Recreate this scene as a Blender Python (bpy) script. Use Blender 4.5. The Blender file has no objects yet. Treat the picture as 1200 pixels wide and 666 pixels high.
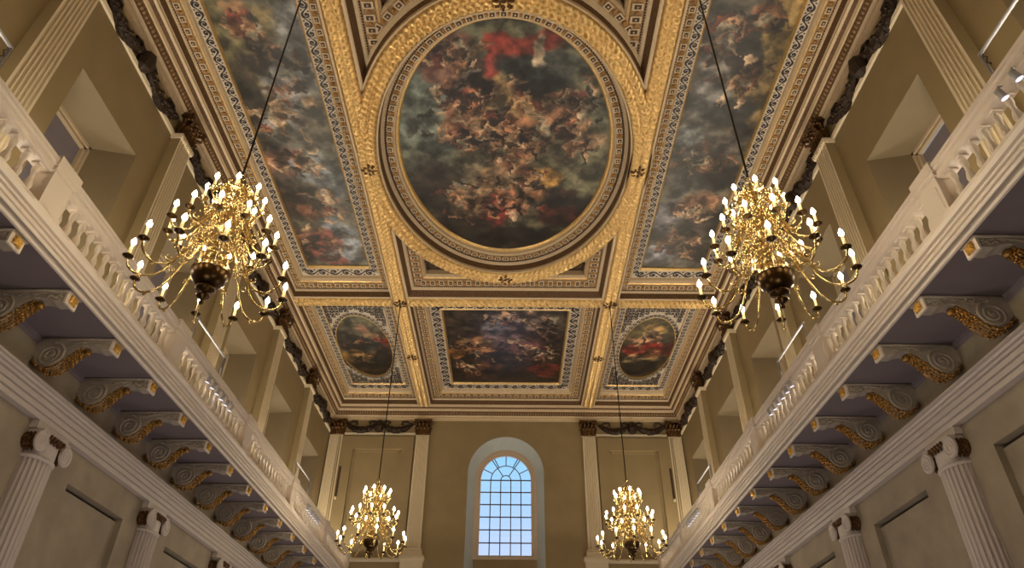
import bpy, math, random
import numpy as np
from mathutils import Matrix, Vector
random.seed(7); rng = np.random.RandomState(11)
PI = math.pi
sc = bpy.context.scene
COL = sc.collection
R = math.radians

# ------------------------------------------------------------------ camera
def make_camera():
    p, r, y = R(35.61), R(.44), R(-.06)
    fw = Vector((0, math.cos(p), math.sin(p))); rt = Vector((1, 0, 0)); up = rt.cross(fw)
    rt2 = rt*math.cos(r)+up*math.sin(r); up2 = up*math.cos(r)-rt*math.sin(r)
    Z = Matrix.Rotation(-y, 3, 'Z')
    rt2, up2, fw = Z@rt2, Z@up2, Z@fw
    m = Matrix((rt2, up2, -fw)).transposed().to_4x4()
    m.translation = (.28, 0, 1.6)
    cd = bpy.data.cameras.new('camera'); cd.sensor_width = 36; cd.lens = 36*794.6/1200; cd.clip_end = 200; cd.clip_start = .05
    c = bpy.data.objects.new('camera', cd); COL.objects.link(c); c.matrix_world = m
    sc.camera = c
make_camera()
sc.view_settings.view_transform = 'Standard'; sc.view_settings.look = 'None'
sc.view_settings.gamma = 1; sc.view_settings.use_curve_mapping = False
sc.view_settings.exposure = 0.3
sc.cycles.sample_clamp_indirect = 6

# ------------------------------------------------------------------ sky and lamps
def s2l(c):
    return tuple(((v/255)/12.92 if v/255 <= .04045 else ((v/255+.055)/1.055)**2.4) for v in c)
w = bpy.data.worlds.new('sky'); sc.world = w; w.use_nodes = True
nt = w.node_tree; bg = nt.nodes['Background']
tc = nt.nodes.new('ShaderNodeTexCoord'); sx = nt.nodes.new('ShaderNodeSeparateXYZ'); cr = nt.nodes.new('ShaderNodeValToRGB')
nt.links.new(tc.outputs['Generated'], sx.inputs[0]); nt.links.new(sx.outputs['Z'], cr.inputs[0]); nt.links.new(cr.outputs[0], bg.inputs[0])
e = cr.color_ramp.elements
e[0].position = .20; e[0].color = s2l((206, 214, 250))+(1,)
e[1].position = .40; e[1].color = s2l((136, 208, 244))+(1,)
bg.inputs[1].default_value = 1.0
WARM = (1.0, .88, .69); NEUT = (1.0, .91, .86); COOL = (.93, .90, 1.0)
def area(name, loc, rot, size, power, col, sizey=None, spread=None):
    l = bpy.data.lights.new(name, 'AREA'); l.energy = power; l.color = col; l.size = size
    if sizey: l.shape = 'RECTANGLE'; l.size_y = sizey
    if spread: l.spread = spread
    o = bpy.data.objects.new(name, l); COL.objects.link(o); o.location = loc; o.rotation_euler = rot
    return o
P0, SP = 7.6, 4.62
D = 30.7
BAYS = [P0+SP*k for k in range(-1, 5)]
for s in (-1, 1):
    for k in range(-1, 6):
        yy = P0+SP*k if k < 5 else 30.2
        # gallery uplight standing at the foot of each pilaster
        area('gallery_uplight', (s*7.75, yy, 8.5), (0, R(180+s*3), 0), .2, 40 if k < 5 else 60, WARM, .4)
        area('gallery_uplight', (s*7.95, yy+SP/2, 9.0), (0, R(180-s*28), 0), .35, 58, WARM, .8)
for yy in (3, 12, 21, 28):
    for s in (-1, 1):
        area('floor_fill', (s*3.5, yy, .4), (R(180), 0, 0), 2.2, 85, NEUT)  # soft upward fill added out of view to lift the lower hall

# ------------------------------------------------------------------ materials
MT = {}
def mat(name, col, rough=.6, metal=0, bump=0, bscale=20, var=0, vscale=3, emit=None, estr=0, spec=None, ao=False, col2=None, coat=0):
    m = bpy.data.materials.new(name); m.use_nodes = True; n = m.node_tree; b = n.nodes['Principled BSDF']
    c = s2l(col)+(1,)
    b.inputs['Base Color'].default_value = c; b.inputs['Roughness'].default_value = rough; b.inputs['Metallic'].default_value = metal
    if spec is not None: b.inputs['Specular IOR Level'].default_value = spec
    if coat: b.inputs['Coat Weight'].default_value = coat; b.inputs['Coat Roughness'].default_value = .3
    t = n.nodes.new('ShaderNodeTexCoord')
    if var:
        nz = n.nodes.new('ShaderNodeTexNoise'); nz.inputs['Scale'].default_value = vscale; nz.inputs['Detail'].default_value = 6
        n.links.new(t.outputs['Object'], nz.inputs['Vector'])
        rp = n.nodes.new('ShaderNodeValToRGB'); n.links.new(nz.outputs['Fac'], rp.inputs[0])
        c2 = s2l(col2) if col2 else tuple(v*(1-var) for v in c[:3])
        rp.color_ramp.elements[0].position = .3; rp.color_ramp.elements[1].position = .7
        rp.color_ramp.elements[0].color = tuple(c2)+(1,)
        rp.color_ramp.elements[1].color = tuple(min(1, v*(1+var*.4)) for v in c[:3])+(1,)
        n.links.new(rp.outputs[0], b.inputs['Base Color'])
    if bump:
        nb = n.nodes.new('ShaderNodeTexNoise'); nb.inputs['Scale'].default_value = bscale; nb.inputs['Detail'].default_value = 4
        n.links.new(t.outputs['Object'], nb.inputs['Vector'])
        bp = n.nodes.new('ShaderNodeBump'); bp.inputs['Strength'].default_value = bump; bp.inputs['Distance'].default_value = .02
        n.links.new(nb.outputs['Fac'], bp.inputs['Height']); n.links.new(bp.outputs[0], b.inputs['Normal'])
    if emit: b.inputs['Emission Color'].default_value = s2l(emit)+(1,); b.inputs['Emission Strength'].default_value = estr
    MT[name] = m; return m
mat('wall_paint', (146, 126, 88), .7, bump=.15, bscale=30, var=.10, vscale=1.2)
mat('reveal_shaded', (128, 112, 84), .7, var=.08, vscale=1.5)  # wall colour darkened to carry the shading inside the reveals
mat('end_reveal', (176, 180, 172), .7, var=.05)
mat('stone', (216, 200, 168), .55)
mat('gallery_white', (218, 204, 186), .5)
mat('white_dimmed', (192, 180, 170), .5)  # the same white, its dim purplish light mixed into the colour
mat('gold_bright', (232, 180, 84), .3, .6, bump=.5, bscale=60, var=.3, vscale=25)
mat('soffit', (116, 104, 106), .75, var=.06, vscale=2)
mat('bracket_grey', (166, 154, 138), .6, bump=.3, bscale=25, var=.15, vscale=9)
mat('lower_wall', (154, 140, 118), .75, bump=.2, bscale=12, var=.22, vscale=1.6)
mat('gold', (230, 192, 126), .3, .7, bump=.25, bscale=40, var=.22, vscale=14)
mat('gold_leaf', (186, 140, 72), .28, .85, bump=.6, bscale=60, var=.85, vscale=25)
mat('gold_dull', (178, 128, 66), .45, .4, bump=.6, bscale=55, var=.5, vscale=30)
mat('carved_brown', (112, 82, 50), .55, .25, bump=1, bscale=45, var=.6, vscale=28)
mat('cream', (198, 174, 138), .5, bump=.1, bscale=30, var=.12, vscale=10)
mat('cream_carved', (160, 126, 82), .5, bump=1, bscale=38, var=.5, vscale=22)
mat('panel_pale', (198, 184, 162), .6, var=.1, vscale=8)
mat('scroll_dark', (34, 26, 28), .5)
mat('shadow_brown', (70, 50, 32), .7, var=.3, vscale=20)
mat('bronze', (54, 38, 24), .4, .4, bump=1, bscale=40, var=.5, vscale=24)
mat('bronze_gold', (112, 78, 40), .36, .6, bump=.5, bscale=50, var=.6, vscale=20, col2=(40, 26, 16))
mat('brass', (214, 188, 130), .2, .95)
mat('brass_shaded', (70, 50, 24), .3, .9)  # darkened brass copy: shade of undersides and silhouetted pans in the colour
mat('black_iron', (22, 20, 20), .35, .6)
mat('candle', (240, 222, 170), .5, emit=(255, 214, 130), estr=.35)
mat('flame', (255, 240, 210), .5, emit=(255, 238, 205), estr=72)
mat('white_metal', (190, 190, 196), .35, .3)
mat('lens', (240, 240, 255), .2, emit=(238, 236, 255), estr=.9)
mat('blind', (120, 112, 118), .8, var=.04)
mat('frame_stone', (188, 168, 138), .55)
mat('window_frame', (196, 176, 150), .5)
mat('bar_dark', (96, 84, 76), .5)
mat('ceiling_plain', (150, 124, 90), .7)
mat('floor_wood', (120, 88, 60), .5, var=.2)
g = bpy.data.materials.new('glass'); g.use_nodes = True; n = g.node_tree; n.nodes.remove(n.nodes['Principled BSDF'])
tr = n.nodes.new('ShaderNodeBsdfTransparent'); gl = n.nodes.new('ShaderNodeBsdfGlossy'); mx = n.nodes.new('ShaderNodeMixShader')
gl.inputs['Roughness'].default_value = .02; mx.inputs[0].default_value = .05; tr.inputs[0].default_value = (.96, .98, 1, 1)
n.links.new(tr.outputs[0], mx.inputs[1]); n.links.new(gl.outputs[0], mx.inputs[2]); n.links.new(mx.outputs[0], n.nodes['Material Output'].inputs[0]); MT['glass'] = g
pm = bpy.data.materials.new('oil_paint'); pm.use_nodes = True; n = pm.node_tree; b = n.nodes['Principled BSDF']
at_ = n.nodes.new('ShaderNodeVertexColor'); at_.layer_name = 'paint'; n.links.new(at_.outputs[0], b.inputs['Base Color'])
b.inputs['Roughness'].default_value = .42; b.inputs['Specular IOR Level'].default_value = .5
tcn = n.nodes.new('ShaderNodeTexCoord'); nz = n.nodes.new('ShaderNodeTexNoise'); nz.inputs['Scale'].default_value = 9; nz.inputs['Detail'].default_value = 5
bp = n.nodes.new('ShaderNodeBump'); bp.inputs['Strength'].default_value = .25; bp.inputs['Distance'].default_value = .02
n.links.new(tcn.outputs['Object'], nz.inputs['Vector']); n.links.new(nz.outputs['Fac'], bp.inputs['Height']); n.links.new(bp.outputs[0], b.inputs['Normal']); MT['oil_paint'] = pm

# ------------------------------------------------------------------ mesh helpers
class MB:
    def __init__(s): s.v = []; s.f = []; s.m = []
    def add(s, vs, fs, m=0):
        o = len(s.v); s.v += [tuple(map(float, p)) for p in vs]; s.f += [tuple(i+o for i in f) for f in fs]; s.m += [m]*len(fs)
    def box(s, x0, x1, y0, y1, z0, z1, m=0):
        if x0 > x1: x0, x1 = x1, x0
        if y0 > y1: y0, y1 = y1, y0
        s.add([(x0,y0,z0),(x1,y0,z0),(x1,y1,z0),(x0,y1,z0),(x0,y0,z1),(x1,y0,z1),(x1,y1,z1),(x0,y1,z1)],
              [(0,3,2,1),(4,5,6,7),(0,1,5,4),(1,2,6,5),(2,3,7,6),(3,0,4,7)], m)
    def sweep_y(s, prof, y0, y1, m=0, closed=True, ms=None):      # prof: [(x, z)]
        n_ = len(prof); vs = [(x, y0, z) for x, z in prof]+[(x, y1, z) for x, z in prof]
        k = n_ if closed else n_-1
        for i in range(k):
            j = (i+1) % n_
            s.add([vs[i], vs[j], vs[j+n_], vs[i+n_]], [(0,1,2,3)], ms[i] if ms else m)
        if closed: s.add(vs[:n_], [tuple(range(n_))], m); s.add(vs[n_:], [tuple(range(n_))], m)
    def sweep_x(s, prof, x0, x1, m=0, closed=True, ms=None):      # prof: [(y, z)]
        n_ = len(prof); vs = [(x0, y, z) for y, z in prof]+[(x1, y, z) for y, z in prof]
        k = n_ if closed else n_-1
        for i in range(k):
            j = (i+1) % n_
            s.add([vs[i], vs[j], vs[j+n_], vs[i+n_]], [(0,1,2,3)], ms[i] if ms else m)
        if closed: s.add(vs[:n_], [tuple(range(n_))], m); s.add(vs[n_:], [tuple(range(n_))], m)
    def prism(s, poly, ax, a0, a1, m=0):                           # poly in the plane across axis ax
        def P(p, a): return {'x': (a, p[0], p[1]), 'y': (p[0], a, p[1]), 'z': (p[0], p[1], a)}[ax]
        n_ = len(poly); vs = [P(p, a0) for p in poly]+[P(p, a1) for p in poly]
        s.add(vs, [tuple(range(n_)), tuple(range(2*n_-1, n_-1, -1))]+[(i, (i+1)%n_, (i+1)%n_+n_, i+n_) for i in range(n_)], m)
    def lathe(s, prof, seg=12, c=(0,0,0), m=0, a0=0, a1=2*PI, rib=0, nr=0):   # prof: [(r, z)]
        full = abs(a1-a0-2*PI) < 1e-6; na = seg if full else seg+1
        vs = []
        for r, z in prof:
            for i in range(na):
                a = a0+(a1-a0)*i/seg
                rr = r*(1+(rib*abs(math.sin(a*nr/2)) if rib else 0))
                vs.append((c[0]+rr*math.cos(a), c[1]+rr*math.sin(a), c[2]+z))
        fs = []
        for k in range(len(prof)-1):
            for i in range(seg):
                j = (i+1) % na
                fs.append((k*na+i, k*na+j, (k+1)*na+j, (k+1)*na+i))
        s.add(vs, fs, m)
    def tube(s, pts, r, seg=6, m=0, cap=True):
        pts = [Vector(p) for p in pts]; n_ = len(pts); rs = r if isinstance(r, (list, tuple)) else [r]*n_
        vs = []; up = None
        for i, p in enumerate(pts):
            t = (pts[min(i+1, n_-1)]-pts[max(i-1, 0)]).normalized()
            if up is None: up = Vector((0,0,1)) if abs(t.z) < .9 else Vector((1,0,0))
            a = t.cross(up).normalized(); b_ = a.cross(t).normalized(); up = b_
            for k in range(seg):
                q = 2*PI*k/seg; vs.append(p+a*rs[i]*math.cos(q)+b_*rs[i]*math.sin(q))
        fs = [(i*seg+k, i*seg+(k+1)%seg, (i+1)*seg+(k+1)%seg, (i+1)*seg+k) for i in range(n_-1) for k in range(seg)]
        if cap: fs += [tuple(range(seg)), tuple(range((n_-1)*seg, n_*seg))]
        s.add(vs, fs, m)
    def blob(s, c, r, m=0, seg=6, ring=4):                         # squashed little ball
        rx, ry, rz = r if isinstance(r, (tuple, list)) else (r, r, r)
        vs = [(c[0], c[1], c[2]-rz)]
        for i in range(1, ring):
            p = -PI/2+PI*i/ring
            for k in range(seg):
                a = 2*PI*k/seg; vs.append((c[0]+rx*math.cos(p)*math.cos(a), c[1]+ry*math.cos(p)*math.sin(a), c[2]+rz*math.sin(p)))
        vs.append((c[0], c[1], c[2]+rz)); L = len(vs)-1
        fs = [(0, 1+(k+1)%seg, 1+k) for k in range(seg)]
        for i in range(ring-2):
            for k in range(seg): fs.append((1+i*seg+k, 1+i*seg+(k+1)%seg, 1+(i+1)*seg+(k+1)%seg, 1+(i+1)*seg+k))
        fs += [(L, 1+(ring-2)*seg+k, 1+(ring-2)*seg+(k+1)%seg) for k in range(seg)]
        s.add(vs, fs, m)
    def grid(s, P, nu, nv, m=0):
        o = len(s.v)
        for i in range(nu+1):
            for j in range(nv+1): s.v.append(tuple(map(float, P(i, j))))
        for i in range(nu):
            for j in range(nv):
                a = o+i*(nv+1)+j; s.f.append((a, a+1, a+nv+2, a+nv+1)); s.m.append(m)
    def xform(s, M):
        s.v = [tuple(M@Vector(p)) for p in s.v]; return s
    def mesh(s, name, mats, smooth=False):
        me = bpy.data.meshes.new(name); me.from_pydata(s.v, [], s.f)
        for k in ([mats] if isinstance(mats, str) else mats): me.materials.append(MT[k])
        me.polygons.foreach_set('material_index', s.m)
        if smooth: me.polygons.foreach_set('use_smooth', [True]*len(s.f))
        me.validate(); me.update(); return me
def obj(name, mb, mats, parent=None, smooth=False, loc=None, rotz=0):
    me = mb.mesh(name, mats, smooth) if isinstance(mb, MB) else mb
    o = bpy.data.objects.new(name, me); COL.objects.link(o)
    if parent: o.parent = parent
    if loc: o.location = loc
    if rotz: o.rotation_euler = (0, 0, rotz)
    return o
def thing(name, label, cat, loc=(0,0,0), rotz=0, group=None):
    o = bpy.data.objects.new(name, None); COL.objects.link(o); o.location = loc; o.rotation_euler = (0, 0, rotz)
    o.empty_display_size = .2; tag(o, label, cat, group); return o
def tag(o, label, cat, group=None):
    o['label'] = label; o['category'] = cat
    if group: o['group'] = group
    return o
def struct(name, mb, mats, parent=None, smooth=False):
    o = obj(name, mb, mats, parent, smooth)
    if not parent: o['kind'] = 'structure'
    return o
def dup(o, parent=None, loc=None, rot=None, label=None):
    c = o.copy(); COL.objects.link(c)
    if parent is not None: c.parent = parent
    if loc is not None: c.location = loc
    if rot is not None: c.rotation_euler = rot
    if label: c['label'] = label
    for ch in list(o.children): dup(ch, c)
    return c
ORD = ['first', 'second', 'third', 'fourth', 'fifth', 'sixth', 'seventh', 'eighth', 'ninth', 'tenth', 'eleventh', 'twelfth', 'thirteenth', 'fourteenth', 'fifteenth', 'sixteenth', 'seventeenth']
SIDE = {-1: 'left', 1: 'right'}

# ------------------------------------------------------------------ room shell
WX = 8.45; LWX = 8.30; YB = -2.0; ZC = 16.0
fl = MB(); fl.box(-9, 9, YB-.4, D+1.2, -.2, 0); struct('floor', fl, 'floor_wood')
cl = MB(); cl.box(-10.2, 10.2, YB-.4, D+1.2, 16.72, 16.95); struct('ceiling', cl, 'ceiling_plain')
WIN = [(P0+SP*k+1.05, P0+SP*k+3.46) for k in range(-2, 5)]        # window openings along the side walls
ZW0, ZW1 = 9.2, 13.1; XB = 9.2; SPL = .44
for s in (-1, 1):
    mb = MB()
    ys = [YB]+[v for a_ in WIN for v in a_]+[D]
    for i in range(0, len(ys), 2): mb.box(s*WX, s*(XB+.2), ys[i], ys[i+1], 8.0, 16.7)
    for a_, b_ in WIN:
        mb.box(s*WX, s*(XB+.2), a_, b_, ZW1, 16.7); mb.box(s*WX, s*(XB+.2), a_, b_, 8.0, ZW0)
        # splayed reveals and sloping head
        c0, c1 = a_+SPL, b_-SPL; zt = ZW1-.24
        F = lambda y, z: (s*WX, y, z)
        B = lambda y, z: (s*XB, y, z)
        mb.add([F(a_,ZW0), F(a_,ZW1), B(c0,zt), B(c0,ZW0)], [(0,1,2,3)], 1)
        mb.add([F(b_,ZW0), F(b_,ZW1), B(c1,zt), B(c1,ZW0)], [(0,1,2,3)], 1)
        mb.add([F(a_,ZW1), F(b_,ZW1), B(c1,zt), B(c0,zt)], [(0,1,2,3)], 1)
    struct('wall_'+SIDE[s], mb, ['wall_paint', 'reveal_shaded'])
    # thin bright moulding under the frieze
    tm = MB(); tm.sweep_y([(s*WX, 14.70), (s*(WX-.05), 14.72), (s*(WX-.07), 14.80), (s*(WX-.03), 14.82), (s*WX, 14.83)], YB, D)
    struct('trim_'+('1' if s < 0 else '2'), tm, 'stone')
    # windows in the side walls: frame and drawn blind
    for k, (a_, b_) in enumerate(WIN):
        c0, c1, zt = a_+SPL, b_-SPL, ZW1-.24
        wf = MB()
        for d0, d1, xx in ((0, .07, XB-.02), (.06, .13, XB+.03), (.12, .16, XB+.01)):
            wf.box(s*xx, s*(XB+.12), c0+d0, c0+d1, ZW0, zt-d0); wf.box(s*xx, s*(XB+.12), c1-d1, c1-d0, ZW0, zt-d0)
            wf.box(s*xx, s*(XB+.12), c0+d0, c1-d0, zt-d1, zt-d0)
        W = struct('window_%d' % (k+2 if s < 0 else k+9), wf, 'frame_stone')
        bl = MB(); bl.box(s*(XB+.10), s*(XB+.13), c0+.1, c1-.1, ZW0, zt-(.10 if not (s > 0 and k == 2) else .19))
        obj('blind', bl, 'blind', W)
        gm = MB(); gm.box(s*(XB+.15), s*(XB+.16), c0+.1, c1-.1, ZW0, zt-.1); obj('pane', gm, 'glass', W)
    # lower wall with recessed panels; gap above each added to give a dark shadow
    lw = MB(); CY = [11.80+4.55*k for k in range(-2, 5)]
    py = [(c+1.15, c+3.45) for c in CY if c+3.45 < D]
    ys = [YB]+[v for a_ in py for v in a_]+[D]
    for i in range(0, len(ys), 2): lw.box(s*LWX, s*9.2, ys[i], ys[i+1], 0, 7.9)
    for a_, b_ in py:
        lw.box(s*LWX, s*9.2, a_, b_, 6.05, 7.9); lw.box(s*LWX, s*(LWX+.03), a_-.0, a_+.0, 0, 6.05); lw.box(s*(LWX+.12), s*9.2, a_+.0, b_, 0, 5.97); lw.box(s*(LWX+.7), s*9.2, a_, b_, 5.9, 6.1)
    struct('wall_lower_'+SIDE[s], lw, 'lower_wall')
# near end wall behind the camera
nw = MB(); nw.box(-9.4, 9.4, YB-.4, YB, 0, 16.7); struct('wall_near', nw, 'wall_paint')

# end wall with arched window
def arch_pts(cx, hw, zs, zb, nseg=24):
    return [(cx-hw, zb)]+[(cx-hw*math.cos(PI*i/nseg), zs+hw*math.sin(PI*i/nseg)) for i in range(nseg+1)]+[(cx+hw, zb)]
AX = .03; HW = 1.76; ZS = 12.80; YR = D+.45
aw = MB(); ap = arch_pts(AX, HW, ZS, 8.0)
# wall pieces around the opening
aw.box(-9.4, AX-HW, D, D+.9, 0, 16.7); aw.box(AX+HW, 9.4, D, D+.9, 0, 16.7); aw.box(AX-HW, AX+HW, D, D+.9, 0, 8.0)
arcp = ap[1:-1]
for i in range(len(arcp)-1):
    (x0, z0), (x1, z1) = arcp[i], arcp[i+1]
    aw.add([(x0,D,z0),(x1,D,z1),(x1,D,16.7),(x0,D,16.7),(x0,D+.9,z0),(x1,D+.9,z1),(x1,D+.9,16.7),(x0,D+.9,16.7)], [(0,1,2,3),(4,5,6,7)], 0)
inn = arch_pts(AX, 1.40, 12.63, 8.0)
for i in range(len(ap)-1):
    (x0, z0), (x1, z1) = ap[i], ap[i+1]; (u0, w0), (u1, w1) = inn[i], inn[i+1]
    aw.add([(x0,D,z0),(x1,D,z1),(u1,YR,w1),(u0,YR,w0)], [(0,1,2,3)], 1)
# back of the recess around the frame
fr = arch_pts(AX, 1.18, 12.66, 9.2); 
aw.box(AX-1.42, AX+1.42, YR, YR+.2, 7.9, 9.1)
struct('wall_end', aw, ['wall_paint', 'end_reveal'])
# window 1
wf = MB()
def archband(mb, r0, r1, zs0, zs1, zb, y0, y1, m=0):
    a = arch_pts(AX, r0, zs0, zb); b = arch_pts(AX, r1, zs1, zb)
    for i in range(len(a)-1):
        vs = [(a[i][0],y0,a[i][1]),(a[i+1][0],y0,a[i+1][1]),(b[i+1][0],y0,b[i+1][1]),(b[i][0],y0,b[i][1])]
        vs += [(v[0], y1, v[2]) for v in vs]
        mb.add(vs, [(0,1,2,3),(0,1,5,4),(2,3,7,6),(4,5,6,7)], m)
archband(wf, 1.44, 1.30, 12.63, 12.63, 9.08, YR-.04, YR+.15)
archband(wf, 1.32, 1.17, 12.63, 12.63, 9.08, YR+.02, YR+.15)
wf.box(AX-1.44, AX+1.44, YR-.06, YR+.15, 9.06, 9.16); wf.box(AX-1.2, AX+1.2, YR+.02, YR+.15, 9.14, 9.24)
W1 = struct('window_1', wf, 'window_frame')
gb = MB(); t = .022; yb0, yb1 = YR+.08, YR+.13; hw = 1.18
for i in range(1, 5):
    x = AX-hw+2*hw*i/5; gb.box(x-t, x+t, yb0, yb1, 9.2, 12.63)
for i in range(1, 7):
    z = 9.22+(12.63-9.22)*i/6; gb.box(AX-hw, AX+hw, yb0, yb1, z-t, z+t)
def bararc(r):
    for i in range(20):
        a, b = PI*i/20, PI*(i+1)/20
        gb.tube([(AX+r*math.cos(a), yb0+.025, 12.63+r*math.sin(a)), (AX+r*math.cos(b), yb0+.025, 12.63+r*math.sin(b))], t, 4)
bararc(.70); bararc(.235)
for a, r0 in ((90, .70), (56, .235), (124, .235), (27, .70), (153, .70), (62, .7), (118, .7)):
    gb.tube([(AX+r0*math.cos(R(a)), yb0+.025, 12.63+r0*math.sin(R(a))), (AX+1.18*math.cos(R(a)), yb0+.025, 12.63+1.18*math.sin(R(a)))], t, 4)
obj('glazing_bars', gb, 'bar_dark', W1)
gp = MB(); gp.prism(arch_pts(AX, 1.18, 12.63, 9.2), 'y', YR+.10, YR+.106); obj('pane', gp, 'glass', W1)
# end wall panels, string course, slots
for i, s in enumerate((-1, 1)):
    x0, x1 = s*4.9, s*7.2; lo, hi = min(x0, x1), max(x0, x1)
    pf = MB()
    for d0, d1, dy in ((-.52, -.46, .0), (0, .05, .05), (.05, .12, .03)):
        if d0 < 0: continue
        for (a0, a1, b0, b1) in ((lo+d0, lo+d1, 9.0, 13.87-d0), (hi-d1, hi-d0, 9.0, 13.87-d0), (lo+d0, hi-d0, 13.87-d1, 13.87-d0)):
            pf.box(a0, a1, D-dy, D, b0, b1)
    # raised surround so that the field reads as sunk
    pf.box(min(s*4.36, s*4.9), max(s*4.36, s*4.9), D-.13, D, 9.0, 14.5); pf.box(min(s*7.2, s*7.95), max(s*7.2, s*7.95), D-.13, D, 9.0, 14.5)
    pf.box(lo, hi, D-.13, D, 13.87, 14.5)
    struct('trim_%d' % (3+i), pf, 'wall_paint')
    st = MB(); st.sweep_x([(D, 8.82), (D-.08, 8.84), (D-.12, 8.9), (D-.1, 8.98), (D, 9.0)], s*4.5, s*8.3); struct('trim_%d' % (5+i), st, 'stone')
    sl = MB(); sl.box(s*7.66-.05, s*7.66+.05, D-.17, D-.13, 11.6, 13.0, 0)  # dark strip added as stand-in for a narrow recessed slot
    h = obj('wall_rod', sl, 'shadow_brown'); tag(h, 'narrow dark upright rod at the %s end of the far wall' % SIDE[s], 'rod')
    kn = MB(); kn.blob((s*7.66, D-.17, 11.52), (.06, .06, .08)); obj('knob', kn, 'stone', h)
tm = MB(); tm.sweep_x([(D, 14.60), (D-.05, 14.62), (D-.07, 14.70), (D-.03, 14.72), (D, 14.73)], -WX, -3.62); struct('trim_7', tm, 'stone')
tm = MB(); tm.sweep_x([(D, 14.60), (D-.05, 14.62), (D-.07, 14.70), (D-.03, 14.72), (D, 14.73)], 3.62, WX); struct('trim_8', tm, 'stone')
# ceiling cornice round the room (offset from wall, z, material of the band that follows)
CORN = [(0, 15.36, 0), (.05, 15.37, 0), (.06, 15.43, 0), (.12, 15.45, 0), (.13, 15.52, 0), (.20, 15.56, 2), (.30, 15.74, 0), (.33, 15.76, 0), (.36, 15.84, 2), (.44, 15.90, 0), (.50, 15.92, 0), (.52, 16.02, 0), (.52, 16.7, 0)]
CM = ['cream', 'gold_dull', 'carved_brown']
for s in (-1, 1):
    c = MB(); c.sweep_y([(s*(WX-o), z) for o, z, _ in CORN], YB, D, closed=False, ms=[q[2] for q in CORN]); struct('trim_%d' % (10+s), c, CM)
c = MB(); c.sweep_x([(D-o, z) for o, z, _ in CORN], -WX, WX, closed=False, ms=[q[2] for q in CORN]); struct('trim_12', c, CM)
# egg enrichment of the cornice
eg = MB()
y = 4.
while y < D-.4:
    for s in (-1, 1): eg.blob((s*(WX-.24), y, 15.66), (.05, .045, .07), 0, 5, 3)
    y += .12
x = -WX+.3
while x < WX-.2:
    eg.blob((x, D-.24, 15.66), (.045, .05, .07), 0, 5, 3); x += .12
o = struct('trim_13', eg, 'cream_carved', smooth=True)

# ------------------------------------------------------------------ ceiling beams with guilloche
def gui_h(sv, tv, w, pitch):
    """height field of two columns of overlapping scales; sv along, tv across in [-w/2, w/2]"""
    r = w/4; h = np.zeros_like(sv)
    for cx in (-w/4+.012, w/4-.012):
        for dk in (-1, 0, 1, 2):
            ck = (np.floor(sv/pitch)+dk)*pitch+(pitch/2 if cx > 0 else 0)
            d = np.hypot(sv-ck, (tv-cx)*1.02)/ (r*1.02)
            hh = np.where(d < 1, np.sqrt(np.clip(1-d**2, 0, 1))*.075+(sv-ck)*.42+.065, 0)
            hh = np.where(d < .32, hh-.09, hh)
            h = np.maximum(h, hh)
    return h
def straight_gui(mb, a, b, w, ax, m, base=ZC, step=.025):
    L = abs(b[1]-a[1]) if ax == 'y' else abs(b[0]-a[0])
    nu = int(L/step); nv = 22
    S, T = np.meshgrid(np.linspace(0, L, nu+1), np.linspace(-w/2, w/2, nv+1), indexing='ij')
    H = gui_h(S, T, w, .20)
    o = len(mb.v)
    if ax == 'y': X = a[0]+T; Y = a[1]+S
    else: X = a[0]+S; Y = a[1]+T
    mb.v += [tuple(p) for p in np.stack([X.ravel(), Y.ravel(), base-H.ravel()], 1).tolist()]
    for i in range(nu):
        for j in range(nv):
            q = o+i*(nv+1)+j; mb.f.append((q, q+1, q+nv+2, q+nv+1)); mb.m.append(m)
BXC, BH = 3.97, .31
CB = [(7.24, 7.80), (21.0, 21.56)]
YE = D-.52
beam_info = [(-1, 'carved gold beam running the length of the ceiling on the left of the big oval'), (1, 'carved gold beam running the length of the ceiling on the right of the big oval')]
for s, lab in beam_info:
    t_ = thing('ceiling_beam', lab, 'beam', group='long ceiling beams')
    b_ = MB(); b_.box(s*BXC-BH, s*BXC+BH, YB, YE, ZC, 16.7); obj('beam_body', b_, 'cream', t_)
    g_ = MB(); straight_gui(g_, (s*BXC, 7.0), (s*BXC, YE), .50, 'y', 0, ZC-.002); obj('guilloche', g_, 'gold', t_, True)
    e_ = MB()
    for d in (-1, 1): e_.box(s*BXC+d*.255, s*BXC+d*.31, YB, YE, ZC-.045, ZC)
    obj('edge_fillet', e_, 'cream', t_)
for i, (y0, y1) in enumerate(CB):
    yc = (y0+y1)/2
    t_ = thing('ceiling_beam', ['carved gold cross beam on the near side of the big oval', 'carved gold cross beam spanning the ceiling between big oval and far paintings'][i], 'beam', group='cross ceiling beams')
    b_ = MB(); g_ = MB(); e_ = MB()
    for xa, xb in ((-WX+.52, -BXC-BH), (-BXC+BH, BXC-BH), (BXC+BH, WX-.52)):
        b_.box(xa, xb, y0, y1, ZC, 16.7); straight_gui(g_, (xa, yc), (xb, yc), .46, 'x', 0, ZC-.002)
        for d in (-1, 1): e_.box(xa, xb, yc+d*.235, yc+d*.28, ZC-.045, ZC)
    obj('beam_body', b_, 'cream', t_); obj('guilloche', g_, 'gold', t_, True); obj('edge_fillet', e_, 'cream', t_)
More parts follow.
